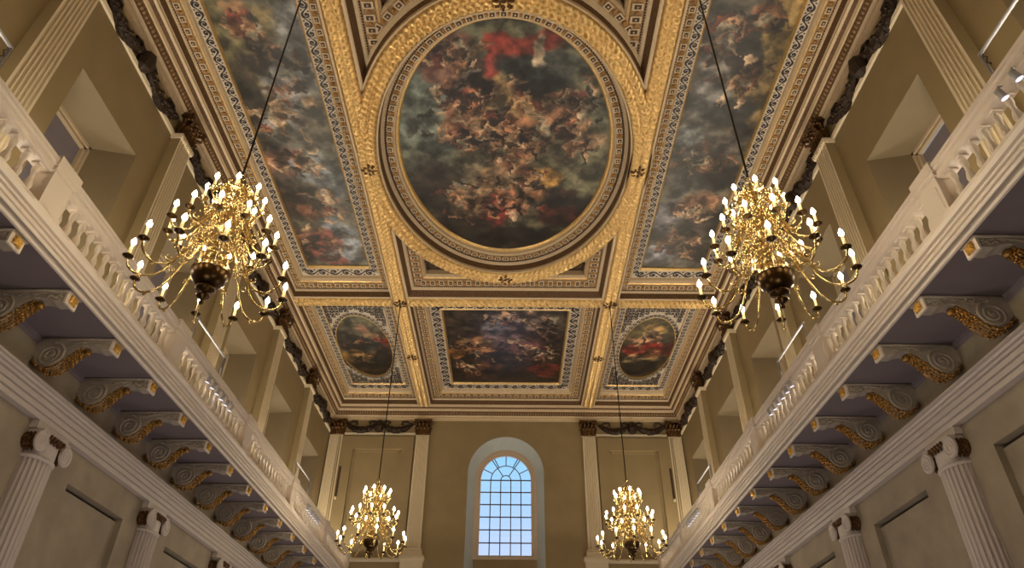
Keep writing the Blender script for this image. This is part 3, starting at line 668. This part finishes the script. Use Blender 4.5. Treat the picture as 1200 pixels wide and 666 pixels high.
B_SR = [(6.11, 23.85, 1.06, 1.1, (96, 84, 56)), (6.07, 24.26, 0.5, 0.69, (176, 140, 84)), (6.04, 24.53, 0.22, 0.35, (190, 150, 120)), (5.92, 24.88, 0.73, 0.28, (176, 130, 100)), (6.26, 25.82, 1.27, 0.68, (150, 38, 30)), (6.9, 25.66, 0.6, 0.6, (128, 34, 28)), (5.53, 25.98, 0.45, 0.53, (142, 50, 38)), (6.03, 26.73, 0.84, 0.48, (150, 128, 92)), (6.54, 26.34, 0.45, 0.39, (170, 110, 70)), (6.26, 27.69, 1.1, 0.84, (36, 28, 22)), (6.87, 24.73, 0.29, 1.0, (60, 52, 40))]
painting('small oval ceiling painting at far left, dark drapery with a red patch', *ellgrid(SOV[0], SOV[1], SOV[2]+.02, SOV[3]+.02, 90, 200), (70, 64, 50), B_SL, [(-6.3, 25.2, .3, .35, 4, .8), (-5.9, 26.4, .5, .3, 4, .8)], 101)
painting('small oval ceiling painting at far right, glowing ochre above wide red drapery', *ellgrid(-SOV[0], SOV[1], SOV[2]+.02, SOV[3]+.02, 90, 200), (70, 58, 42), B_SR, [(6.2, 24.6, .4, .35, 5, .8), (6.1, 26.3, .4, .3, 4, .8)], 103)


# ------------------------------------------------------------------ garlands of the frieze
def garland(label, P, T, N, L, group):
    """P: centre of the swag; T: along the wall; N: out of the wall"""
    t_ = thing('frieze_garland', label, 'garland', P, group=group)
    T = Vector(T); N = Vector(N); Z = Vector((0,0,1))
    m_ = MB()
    for s_ in (-1, 1):
        pts = []; rs = []
        for i in range(13):
            u = i/12; pts.append(T*s_*(.12+u*(L/2-.16))+Z*(.12-.36*math.sin(PI*u)**.8)+N*.06); rs.append(.07+.10*math.sin(PI*u))
        m_.tube(pts, rs, 7)
        for i in range(1, 12):
            for q in range(3):
                a = 2*PI*q/3+i; m_.blob(tuple(pts[i]+Z*rs[i]*.8*math.cos(a)+N*(rs[i]*.9*abs(math.sin(a)))+T*.03*math.cos(3*a)), .06, 0, 5, 3)
        # scrolling ribbon end at the top
        m_.tube([T*s_*(L/2-.16+.0)+Z*.12+N*.05, T*s_*(L/2-.34)+Z*.22+N*.06, T*s_*(L/2-.55)+Z*.2+N*.06, T*s_*(L/2-.6)+Z*.1+N*.05, T*s_*(L/2-.48)+Z*.07+N*.05], [.03, .05, .05, .04, .03], 6)
        m_.tube([T*s_*.12+Z*.14+N*.06, T*s_*.34+Z*.24+N*.06, T*s_*.52+Z*.17+N*.06, T*s_*.44+Z*.08+N*.06], [.05, .05, .045, .03], 6)
    obj('swag', m_, 'bronze', t_)
    k_ = MB(); 
    k_.tube([Z*.27+N*.05, Z*.12+N*.1, Z*-.1+N*.11, Z*-.26+N*.08, Z*-.34+N*.04], [.08, .2, .24, .19, .07], 8)
    for i in range(9): k_.blob(tuple(T*random.uniform(-.15, .15)+Z*random.uniform(-.24, .2)+N*.15), .06, 0, 5, 3)
    obj('mask', k_, 'bronze', t_)
for s in (-1, 1):
    for k in range(0, 5):
        yc = P0+SP*(k+.5)-.05*k*.3
        garland('dark bronze garland on the frieze of the %s wall, %s bay from the near end' % (SIDE[s], ORD[k]), (s*WX, yc, 15.08), (0, 1, 0), (-s, 0, 0), 3.7, 'garlands along the side wall friezes')
    garland('dark bronze garland on the far wall frieze, %s of the window' % SIDE[s], (s*6.1, D, 15.06), (1, 0, 0), (0, -1, 0), 3.3, 'garlands on the far wall')

# ------------------------------------------------------------------ upper pilasters with gilt capitals
def pilaster_meshes(w0, w1, zb, zt, proj, nfl, ret=False):
    """local: face looks along -Y, wall at y=0, width on x"""
    m_ = MB()
    n_ = nfl*6; 
    def row(w, z):
        out = []
        mrg = .04*w/.6
        pitch = (w-2*mrg)/nfl; dep = .055
        out.append((-w/2, 0)); out.append((-w/2, -proj))
        for f in range(nfl):
            c = -w/2+mrg+pitch*(f+.5); r = pitch*.38
            for q in range(7):
                a = PI*q/6; out.append((c-r*math.cos(a), -proj+dep*math.sin(a)**.6))
        out.append((w/2, -proj)); out.append((w/2, 0))
        return [(x, y, z) for x, y in out]
    A, B = row(w0, zb), row(w1, zt); k = len(A)
    m_.add(A+B, [(i, i+1, i+1+k, i+k) for i in range(k-1)])
    if ret: m_.m[0] = m_.m[-1] = 1  # unlit side returns take the darker wall colour as painted shade
    return m_
def capital_mesh(w, h, proj):
    m_ = MB()
    # bell
    m_.box(-w*.46, w*.46, -proj-.02, 0, 0, h*.86, 0)
    def leaf(x, y, z, hh, ww, out, dx=0):
        # acanthus leaf curling outwards; tapered lobed strip
        N_ = 7; vs = []
        for i in range(N_):
            u = i/(N_-1); z_ = z+hh*math.sin(u*PI*.62)/math.sin(PI*.5); y_ = y-out*(u**2.2)*1.2; wd = ww*(1-.35*u)*(1+.22*math.cos(i*PI))
            if i == N_-1: wd *= .5
            cx_ = x+dx*u*u
            vs += [(cx_-wd/2, y_+.02, z_), (cx_, y_-.035, z_), (cx_+wd/2, y_+.02, z_)]
        fs = []
        for i in range(N_-1):
            for q in range(2): fs.append((i*3+q, i*3+q+1, i*3+q+4, i*3+q+3))
        m_.add(vs, fs, 0); m_.blob((x+dx, y-out*1.25, z+hh*.93), (ww*.33, .05, .045), 0, 6, 4)
    for i in range(4): leaf(-w*.38+w*.76*i/3, -proj-.03, .02, h*.42, w*.27, .10)
    for i in range(3): leaf(-w*.26+w*.52*i/2, -proj-.03, h*.22, h*.5, w*.25, .14)
    for s_ in (-1, 1):
        leaf(s_*w*.5, -proj*.5, .02, h*.42, w*.2, .06, s_*.08); leaf(s_*w*.5, -proj*.8, h*.22, h*.48, w*.2, .1, s_*.1)
        pts = [(s_*w*(.12+.44*u)+0, -proj-.06-.12*u, h*(.55+.3*math.sin(u*2))) for u in (0, .25, .5, .75, 1)]
        m_.tube(pts, .03, 6)
        c = (s_*w*.58, -proj-.16, h*.74)
        m_.tube([(c[0]+.085*(1-i/12)*math.cos(i*.8)*s_, c[1], c[2]+.085*(1-i/12)*math.sin(i*.8)) for i in range(12)], .028, 5)
        m_.blob(c, (.05, .05, .05), 0, 6, 4)
    # abacus with concave front
    pts = [(-w*.66, 0)]
    for i in range(9):
        u = -1+2*i/8; pts.append((w*.66*u, -proj-.20+.11*(1-u*u)))
    pts.append((w*.66, 0)); m_.prism([(x, y) for x, y in pts], 'z', h*.86, h, 0)
    m_.blob((0, -proj-.14, h*.9), (.07, .05, .06), 0, 6, 4)
    return m_
cap_me = capital_mesh(.62, .74, .14).mesh('capital', 'bronze_gold', True)
sh_me = pilaster_meshes(.70, .62, 8.4, 14.62, .25, 6, True).mesh('shaft', ['stone', 'wall_paint'])
def pilaster(label, loc, rotz, group, sh, neck_z=14.62, base=None, pw=.48):
    t_ = thing('fluted_pilaster', label, 'pilaster', loc, rotz, group)
    obj('shaft', sh, None, t_)
    n_ = MB(); n_.box(-.35, .35, -.28, 0, neck_z, neck_z+.05); n_.box(-.36, .36, -.30, 0, neck_z+.05, neck_z+.14)
    for q in range(9): n_.box(-.31+q*.075, -.31+q*.075+.035, -.315, -.28, neck_z+.01, neck_z+.06)
    if base is None: obj('necking', n_, 'stone', t_)
    obj('capital', cap_me, None, t_, loc=(0, -.08 if base is None else 0, neck_z+(.14 if base is None else .0)))
    if base:
        b_ = MB(); b_.box(-.37, .37, -.20, 0, 9.30, 9.36); b_.sweep_x([(0, 9.16), (-.24, 9.16), (-.26, 9.2), (-.24, 9.25), (-.2, 9.28), (-.2, 9.3), (0, 9.3)], -.40, .40)
        b_.box(-.42, .42, -.25, 0, 9.06, 9.17); obj('base', b_, 'stone', t_)
        p_ = MB(); p_.box(-pw-.06, pw+.06, -.34, 0, 8.88, 9.0); p_.box(-pw-.03, pw+.03, -.3, 0, 8.82, 9.06); p_.box(-pw, pw, -.27, 0, 7.2, 8.85); obj('pedestal', p_, 'stone', t_)
    return t_
for s in (-1, 1):
    for k in range(-1, 5):
        pilaster('cream fluted pilaster on the %s gallery wall, %s from the far corner' % (SIDE[s], ORD[4-k]), (s*WX, P0+SP*k, 0), (PI/2 if s < 0 else -PI/2), 'fluted pilasters on the side walls', sh_me)
she_me = pilaster_meshes(.66, .60, 9.36, 14.58, .14, 6).mesh('shaft', 'stone')
for s in (-1, 1):
    pilaster('cream fluted pilaster on the far wall just %s of the arched window' % SIDE[s], (s*3.97, D, 0), 0, 'fluted pilasters on the far wall', she_me, 14.58, True)
    pilaster('brightly lit fluted pilaster in the far %s corner' % SIDE[s], (s*8.08, D, 0), 0, 'fluted pilasters on the far wall', she_me, 14.58, True, .29)

# ------------------------------------------------------------------ galleries
GZ = 7.90
def gallery(s):
    t_ = thing('gallery', 'long white gallery with moulded edge cantilevered from the %s wall' % SIDE[s], 'gallery', (0, 0, 0))
    edge = [(6.64, 8.27), (6.60, 8.26), (6.575, 8.23), (6.57, 8.17), (6.60, 8.11), (6.66, 8.105), (6.66, 8.085), (6.63, 8.08), (6.64, 8.05), (6.69, 8.045), (6.69, 8.025), (6.655, 8.02), (6.66, 7.97), (6.70, 7.965), (6.70, 7.945), (6.67, 7.94), (6.69, 7.90), (6.71, 7.90), (6.72, 8.03), (6.77, 8.03), (6.78, 7.89), (6.80, 7.86), (6.84, 7.86), (6.86, 7.90), (6.90, 7.93), (7.1, 7.94), (7.1, 8.27)]
    m_ = MB(); m_.sweep_y([(s*x, z) for x, z in edge], 3.0, D); obj('moulded_edge', m_, 'gallery_white', t_)
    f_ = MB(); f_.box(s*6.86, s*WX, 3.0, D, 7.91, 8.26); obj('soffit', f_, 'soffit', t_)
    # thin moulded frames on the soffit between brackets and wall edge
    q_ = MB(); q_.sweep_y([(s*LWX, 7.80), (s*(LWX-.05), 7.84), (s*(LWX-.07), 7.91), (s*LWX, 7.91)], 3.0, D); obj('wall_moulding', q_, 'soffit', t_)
for s in (-1, 1): gallery(s)
bal_prof = [(.075, 0), (.075, .05), (.055, .06), (.05, .09), (.075, .14), (.082, .19), (.06, .26), (.038, .31), (.045, .33), (.038, .35), (.062, .42), (.066, .46), (.045, .51), (.045, .525)]
bm = MB(); bm.lathe([(a*.80, z) for a, z in bal_prof], 10); bm.box(-.068, .068, -.068, .068, -.01, .05); bm.box(-.068, .068, -.068, .068, .515, .56); bm.xform(Matrix.Diagonal((1, 1, 1.10, 1)))
bal_me = bm.mesh('baluster', 'gallery_white', True)
for p in bal_me.polygons: p.use_smooth = len(p.vertices) == 4 and p.area < .002
def balustrade(s):
    t_ = thing('balustrade', 'white stone balustrade along the %s gallery' % SIDE[s], 'balustrade', (s*6.80, 3.0, 8.27))
    L = D-3.0; X0 = s*6.80
    r_ = MB(); r_.sweep_y([(s*(x-6.80), z-8.27) for x, z in [(6.70, 8.89), (6.67, 8.90), (6.67, 8.985), (6.69, 8.99), (6.69, 9.0), (6.64, 9.01), (6.63, 9.05), (6.655, 9.06), (6.655, 9.07), (6.62, 9.08), (6.62, 9.13), (6.68, 9.17), (6.92, 9.17), (6.96, 9.14), (6.98, 9.1), (6.97, 9.03), (6.94, 9.0), (6.94, 8.92), (6.91, 8.89)]], 0, L)
    obj('handrail', r_, 'gallery_white', t_)
    b_ = MB(); b_.box(-.13, .13, 0, L, -.01, .035); obj('base_rail', b_, 'gallery_white', t_)
    peds = [P0+SP*k-3.0 for k in range(0, 5)]+[D-3.0-.3]
    for py_ in peds:
        p_ = MB(); p_.box(-.16, .16, py_-.24, py_+.24, -.01, .68); p_.box(-.185, .185, py_-.27, py_+.27, .655, .75); p_.box(-.205, .205, py_-.29, py_+.29, .74, .92)
        p_.box(-.17, -.155 if s < 0 else -.155, py_-.17, py_+.17, .06, .5); p_.box(-.19, .19, py_-.27, py_+.27, -.01, .06)
        obj('pedestal', p_, 'gallery_white', t_)
    edges = [P0-SP-3.0]+peds
    for i in range(len(edges)-1):
        a, b = edges[i]+.26, edges[i+1]-.26
        n_ = round((b-a)/.275)
        for k in range(n_):
            yy = a+(b-a)*(k+.5)/n_
            if yy < 2.0: continue
            obj('baluster', bal_me, None, t_, loc=(0, yy, .02))
for s in (-1, 1): balustrade(s)
# carved scroll brackets under the galleries
def bracket_master():
    """local: x out from wall (0 at wall) towards the room, z 0 at the soffit; width on y"""
    t_ = thing('scroll_bracket', '', 'bracket')
    pts_top = []; pts_bot = []
    poly = []
    c = (.34, -.33); r = .27
    # outline: along the soffit, front, S-curve under, volute bulge
    out = [(0, 0), (1.36, 0), (1.36, -.19), (1.16, -.20), (1.05, -.15), (.92, -.13), (.82, -.17), (.72, -.26), (.66, -.36)]
    for i in range(11):
        a = R(0-18*i); out.append((c[0]+r*math.cos(a)*1.05, c[1]+r*math.sin(a)))
    out += [(.04, -.40), (0, -.30)]
    m_ = MB(); m_.prism(out, 'y', -.13, .13); 
    obj('bracket_body', m_, 'bracket_grey', t_)
    v_ = MB()
    for sy in (-1, 1):
        sp = []
        for i in range(40):
            q = i/39; a = R(90)-q*2.4*2*PI; rr = r*(1-.85*q)*.93; sp.append((c[0]+rr*math.cos(a), sy*.135, c[1]+rr*math.sin(a)))
        v_.tube(sp, .027, 5)
        v_.tube([(c[0]+.02, sy*.135, c[1]+r*.93), (.62, sy*.135, -.14), (.8, sy*.135, -.06), (1.0, sy*.135, -.05), (1.3, sy*.135, -.08)], .018, 5)
        v_.blob((c[0], sy*.13, c[1]), (.05, .03, .05), 0, 8, 4)
        for i in range(4):
            x = .62+.13*i; v_.tube([(x-.1, sy*.13, -.04), (x-.02, sy*.14, -.12+.02*i), (x+.04, sy*.13, -.05)], [.012, .03, .012], 5)
        for i in range(2): v_.tube([(1.05+.14*i, sy*.13, -.15), (1.1+.14*i, sy*.14, -.09), (1.18+.14*i, sy*.13, -.14)], [.012, .028, .012], 5)
    v_.box(0, 1.42, -.17, .17, -.035, 0)
    obj('volute_carving', v_, 'bracket_grey', t_, True)
    l_ = MB()
    under = [(.06, -.45), (.16, -.56), (.3, -.62), (.44, -.60), (.55, -.52), (.63, -.42), (.70, -.33), (.78, -.25), (.86, -.2)]
    for i in range(30):
        u = i/29*(len(under)-1); k = min(int(u), len(under)-2); f = u-k
        x = under[k][0]*(1-f)+under[k+1][0]*f; z = under[k][1]*(1-f)+under[k+1][1]*f
        ww = .15-.05*u/8
        for q in (-1, -.5, 0, .5, 1):
            jx = .012*math.sin(i*2.3+q*5)
            l_.blob((x+jx, q*ww, z+.012-.018*(1-abs(q))+.012*math.cos(i*2.1+q*3)), (.028, .030, .028), 0, 5, 3)
    l_.blob((.90, 0, -.21), (.07, .08, .06), 0, 7, 4)
    obj('leaf_underside', l_, 'gold_leaf', t_, True)
    f_ = MB(); f_.box(1.35, 1.385, -.15, .15, -.235, -.02); obj('front_tablet', f_, 'gallery_white', t_)
    g_ = MB(); 
    for a in (45, 135, 225, 315, 0, 90, 180, 270):
        L_ = .115 if a % 90 else .09
        ca, sa = math.cos(R(a)), math.sin(R(a))
        g_.tube([(1.39, 0, -.127), (1.42, ca*L_*.5, -.127+sa*L_*.5*.8), (1.40, ca*L_, -.127+sa*L_*.8)], [.02, .04, .012], 5)
    g_.blob((1.42, 0, -.127), (.03, .035, .035), 0, 6, 4)
    obj('gilt_rosette', g_, 'gold_bright', t_, True)
    return t_
first = True
bmaster = bracket_master()
for s in (-1, 1):
    for k in range(15):
        lab = 'grey carved scroll bracket with gilt leaf under the %s gallery, %s from the near end' % (SIDE[s], ORD[k])
        loc = (s*LWX, 7.66+1.54*k, GZ); rot = (0, 0, PI if s > 0 else 0)
        if first:
            o = bmaster; o.location = loc; o.rotation_euler = rot; o['label'] = lab; first = False
        else: o = dup(bmaster, None, loc, rot, lab)
        o['group'] = 'scroll brackets under the %s gallery' % SIDE[s]

# ------------------------------------------------------------------ lower order
for i, s in enumerate((-1, 1)):
    e_ = MB(); pr = [(8.30, 7.16), (8.03, 7.16), (8.02, 7.12), (8.07, 7.105), (8.07, 7.09), (8.04, 7.085), (8.06, 7.05), (8.11, 7.045), (8.11, 7.03), (8.09, 7.025), (8.10, 6.99), (8.15, 6.985), (8.15, 6.965), (8.12, 6.96), (8.12, 6.875), (8.165, 6.87), (8.165, 6.85), (8.135, 6.845), (8.135, 6.76), (8.18, 6.755), (8.18, 6.735), (8.15, 6.73), (8.15, 6.64), (8.30, 6.64)]
    e_.sweep_y([(s*x, z) for x, z in pr], YB, D)
    struct('trim_%d' % (14+i), e_, 'white_dimmed')
def ionic(label, loc, rotz, group):
    """half column, local: wall at y=0, front along -Y"""
    t_ = thing('ionic_half_column', label, 'column', loc, rotz, group)
    m_ = MB(); nf = 12; prof = []
    for z in (0.6, 2.5, 4.4, 6.02):
        rr = .43-.05*(z/6.2)**1.6; row = []
        for f in range(nf):
            a0 = PI+PI*f/nf; 
            for q in range(7):
                a = a0+PI/nf*(.12+.76*q/6); d = .045*math.sin(PI*q/6)**.6; row.append(((rr-d)*math.cos(a), (rr-d)*math.sin(a), z))
        prof.append(row)
    k = len(prof[0])
    for r_i in range(3): m_.add(prof[r_i]+prof[r_i+1], [(i, i+1, i+1+k, i+k) for i in range(k-1)])
    m_.lathe([(.38, 6.0), (.41, 6.02), (.41, 6.06), (.37, 6.08), (.36, 6.4)], 14, a0=PI, a1=2*PI)
    m_.lathe([(.46, 0), (.46, .2), (.42, .3), (.44, .4), (.36, .6)], 14, a0=PI, a1=2*PI)
    FL = Matrix.Diagonal((1, .72, 1, 1)); m_.xform(FL)
    obj('shaft', m_, 'white_dimmed', t_)
    c_ = MB(); c_.prism([(-.50, 6.50), (.50, 6.50), (.50, 6.64), (-.50, 6.64)], 'y', -.20, 0)
    c_.box(-.44, .44, -.37, 0, 6.36, 6.50)
    for s_ in (-1, 1):
        cx, cz = s_*.40, 6.28
        c_.prism([(cx+.175*math.cos(2*PI*i/18), cz+.185*math.sin(2*PI*i/18)) for i in range(18)], 'y', -.385, -.33)
        sp = [(cx-s_*.17*(1-.85*i/26)*math.cos(PI/2+i*.5)*-1, -.39, cz+.175*(1-.85*i/26)*math.sin(PI/2+i*.5)) for i in range(27)]
        c_.tube(sp, .017, 5); c_.blob((cx, -.39, cz), (.03, .02, .03), 0, 6, 4)
    c_.xform(FL); obj('capital', c_, 'white_dimmed', t_)
    g_ = MB()
    for s_ in (-1, 1):                                   # gilt rolls running back to the wall
        cx, cz = s_*.40, 6.28
        pts = [(cx, y, cz) for y in (-.33, -.28, -.2, -.12, -.05, 0)]; g_.tube(pts, [.165, .15, .13, .135, .155, .165], 12)
        for y in (-.27, -.17, -.07):
            for q in range(10):
                a = 2*PI*q/10; g_.blob((cx+.14*math.cos(a), y, cz+.14*math.sin(a)), .034, 0, 5, 3)
    for q in range(5): g_.blob((-.2+.1*q, -.39, 6.42), (.05, .04, .055), 0, 6, 4)
    for q in range(4): g_.blob((-.15+.1*q, -.385, 6.35), (.04, .035, .045), 0, 6, 4)
    g_.xform(FL); obj('gilt_egg_band', g_, 'bronze_gold', t_, True)
    return t_
for s in (-1, 1):
    for k, c in enumerate(CY[1:]):
        ionic('white fluted half column with ionic capital on the lower %s wall, %s from the near end' % (SIDE[s], ORD[k]), (s*LWX, c, 0), (PI/2 if s < 0 else -PI/2), 'ionic half columns on the lower walls')

# ------------------------------------------------------------------ lighting hoops and spotlights on the galleries
def spot(label, x, y, z, s):
    t_ = thing('spotlight', label, 'spotlight', (x, y, z), group='spotlights on the gallery balustrade')
    h_ = MB(); h_.lathe([(.0, .12), (.045, .12), (.05, .02), (.058, -.02), (.058, -.03)], 12); h_.xform(Matrix.Rotation(R(-s*18), 4, 'Y')); obj('housing', h_, 'white_metal', t_, True)
    l_ = MB(); l_.lathe([(0, -.034), (.03, -.034), (.052, -.028)], 12); l_.xform(Matrix.Rotation(R(-s*18), 4, 'Y')); obj('lens', l_, 'lens', t_)
    a_ = MB(); a_.tube([(0, 0, .1), (0, 0, .2), (s*.35, 0, .23)], .013, 6); obj('arm', a_, 'white_metal', t_, True)
nwd = {0: 'nearest', 1: 'middle', 2: 'farthest'}
for s in (-1, 1):
    for j, (y0, y1) in enumerate(((4.3, 6.18), (13.62, 15.52), (22.85, 24.75))):
        t_ = thing('lighting_stand', 'white pipe hoop standing behind the %s balustrade, %s of three' % (SIDE[s], nwd[j]), 'stand', (s*7.2, y0, 8.3), group='white pipe hoops on the galleries')
        L = y1-y0; H_ = 1.98
        for yy in (0, L):
            p_ = MB(); p_.tube([(0, yy, 0), (0, yy, H_)], .028, 8); p_.lathe([(.12, 0), (.12, .02), (.03, .04)], 10, (0, yy, 0)); obj('post', p_, 'white_metal', t_, True)
        b_ = MB(); b_.tube([(0, 0, H_), (0, L, H_)], .028, 8); b_.blob((0, 0, H_), .035); b_.blob((0, L, H_), .035); obj('top_bar', b_, 'white_metal', t_, True)
        c_ = MB(); c_.tube([(0, L-.05+.03*math.sin(i*1.7), H_-.04-.04*i+.0) for i in range(8)], .008, 5); obj('cable', c_, 'black_iron', t_, True)
        n_ = 6 if j else 5
        for q in range(n_):
            yy = y0+.2+.30*q+(.0 if j < 2 else .1)
            spot('white spotlight on the %s balustrade, %s row, %s from the near end' % (SIDE[s], nwd[j], ORD[q]), s*6.62, yy, 8.72, s)

# ------------------------------------------------------------------ chandeliers
def bez(pts, n_=4):
    P = [Vector(p) for p in pts]; out = []
    for i in range(len(P)-1):
        p0 = P[max(i-1, 0)]; p1 = P[i]; p2 = P[i+1]; p3 = P[min(i+2, len(P)-1)]
        for k in range(n_):
            t = k/n_; out.append(.5*((2*p1)+(-p0+p2)*t+(2*p0-5*p1+4*p2-p3)*t*t+(-p0+3*p1-3*p2+p3)*t**3))
    out.append(P[-1]); return out
def arm_mesh(prof, zc, rt):
    m_ = MB()
    m_.tube([(p.x, 0, p.z) for p in bez([(r, 0, z) for r, z in prof])], .0165, 6)
    # secondary curls near the stem
    r0, z0 = prof[2]
    m_.tube([(r0+.10*(1-i/16)*math.cos(2.5+i*.55), .0, z0+.05+.10*(1-i/16)*math.sin(2.5+i*.55)) for i in range(15)], .012, 5)
    r1, z1 = prof[3]
    m_.tube([(r1-.05+.085*(1-i/14)*math.cos(-.5-i*.6), .01, z1+.14+.085*(1-i/14)*math.sin(-.5-i*.6)) for i in range(13)], .010, 5)
    m_.tube([(r1+.08+.06*(1-i/12)*math.cos(1-i*.6), -.01, z1-.02+.06*(1-i/12)*math.sin(1-i*.6)) for i in range(11)], .009, 5)
    for i in range(3): m_.blob((r0+.06+.05*i, 0, z0-.09-.03*i), (.014, .014, .022), 0, 6, 4)
    # leaf on the bend
    rm, zm = prof[-3]; m_.blob((rm, 0, zm-.035), (.035, .02, .02), 0, 6, 4)
    return m_
TIERS = [ # count, profile (r, z), pan z, radius
    (12, [(.06, .98), (.2, 1.06), (.33, .95), (.47, .62), (.62, .30), (.82, .20), (.98, .27), (1.03, .42)], .42, 1.03, 0),
    (12, [(.05, 1.62), (.14, 1.68), (.24, 1.60), (.34, 1.36), (.46, 1.08), (.60, 1.00), (.70, 1.03), (.73, 1.13)], 1.13, .73, .13),
    (8, [(.04, 2.12), (.10, 2.18), (.16, 2.12), (.20, 1.96), (.26, 1.76), (.34, 1.68), (.40, 1.72), (.42, 1.80)], 1.80, .42, .2)]
def chandelier_master():
    t_ = thing('chandelier', '', 'chandelier')
    # z = 0 is the tip of the bottom finial
    f_ = MB(); f_.lathe([(0, 0), (.025, .01), (.035, .04), (.02, .07), (.03, .09), (.085, .12), (.10, .145), (.06, .17), (.05, .2), (.13, .235), (.14, .27), (.08, .3)], 16); obj('finial', f_, 'brass_shaded', t_, True)
    g_ = MB(); g_.lathe([(.07, .29), (.14, .31), (.215, .38), (.25, .47), (.255, .53)], 40, m=1); g_.lathe([(.255, .53), (.235, .62), (.18, .70), (.10, .75), (.07, .78)], 48, rib=.05, nr=24); obj('globe', g_, ['brass', 'brass_shaded'], t_, True)
    s_ = MB(); s_.lathe([(.07, .77), (.11, .80), (.12, .86), (.06, .92), (.10, .98), (.11, 1.04), (.05, 1.10), (.045, 1.2), (.09, 1.3), (.12, 1.4), (.10, 1.48), (.05, 1.54), (.08, 1.6), (.09, 1.66), (.04, 1.74), (.04, 1.84), (.075, 1.92), (.085, 2.0), (.05, 2.08), (.07, 2.14), (.06, 2.2), (.025, 2.26), (.025, 2.34)], 16, rib=.0); obj('stem', s_, 'brass', t_, True)
    r_ = MB(); r_.tube([(.06*math.cos(2*PI*i/16), 0, 2.40+.06*math.sin(2*PI*i/16)) for i in range(17)], .013, 6); obj('ring', r_, 'brass', t_, True)
    h_ = MB(); h_.tube([(0, 0, 2.45), (0, 0, 9.22)], .017, 8); h_.lathe([(.10, 9.24), (.10, 9.2), (.03, 9.12)], 12); obj('hanging_rod', h_, 'black_iron', t_, True)
    # ornamental scrollwork wrapped about the stem
    w_ = MB()
    for zc, rr, cnt in ((.95, .22, 12), (1.2, .24, 12), (1.45, .2, 10), (1.75, .15, 10), (2.0, .13, 8)):
        for i in range(cnt):
            a = 2*PI*(i+.5*(cnt % 3))/cnt; ca, sa = math.cos(a), math.sin(a)
            w_.tube([((rr+.11*(1-q/15)*math.cos(q*.6))*ca-.02*sa*math.sin(q), (rr+.11*(1-q/15)*math.cos(q*.6))*sa+.02*ca*math.sin(q), zc+.13*(1-q/15)*math.sin(q*.6)) for q in range(13)], .011, 5)
            w_.blob((rr*1.5*ca, rr*1.5*sa, zc-.14), (.02, .02, .035), 0, 6, 4)
    obj('scrollwork', w_, 'brass', t_, True)
    for cnt, prof, zp, rt, ph in TIERS:
        am = arm_mesh(prof, zp, rt).mesh('arm', 'brass', True)
        p_ = MB(); p_.lathe([(0, -.035), (.02, -.03), (.03, -.012), (.066, .0), (.074, .012), (.066, .014), (.02, .006), (.022, .04), (.03, .05), (.0, .05)], 14); pan = p_.mesh('drip_pan', 'brass_shaded' if rt > .5 else 'brass', True)
        c_ = MB(); c_.lathe([(.021, .04), (.020, .20), (0, .205)], 8); can = c_.mesh('candle', 'candle', True)
        l_ = MB(); l_.lathe([(.0, .2), (.022, .21), (.034, .235), (.03, .265), (.014, .3), (0, .325)], 8); flm = l_.mesh('bulb', 'flame', True)
        for i in range(cnt):
            a = 2*PI*i/cnt+ph*2
            A = obj('arm', am, None, t_, rotz=a)
            for nm, me in (('drip_pan', pan), ('candle', can), ('bulb', flm)): obj(nm, me, None, A, loc=(rt, 0, zp))
    return t_
CH = [(-BXC, 7.68, 'large brass chandelier hanging nearest on the left, in front of the left gallery', -1), (BXC, 7.68, 'large brass chandelier hanging nearest on the right, in front of the right gallery', 1),
      (-BXC, 21.38, 'brass chandelier hanging far away to the left of the arched window', -1), (BXC, 21.38, 'brass chandelier hanging far away to the right of the arched window', 1)]
cm = chandelier_master()
for i, (x, y, lab, s) in enumerate(CH):
    o = cm if i == 0 else dup(cm)
    o.location = (x, y, 6.72); o.rotation_euler = (0, 0, .15*i); o['label'] = lab; o['group'] = 'brass chandeliers'
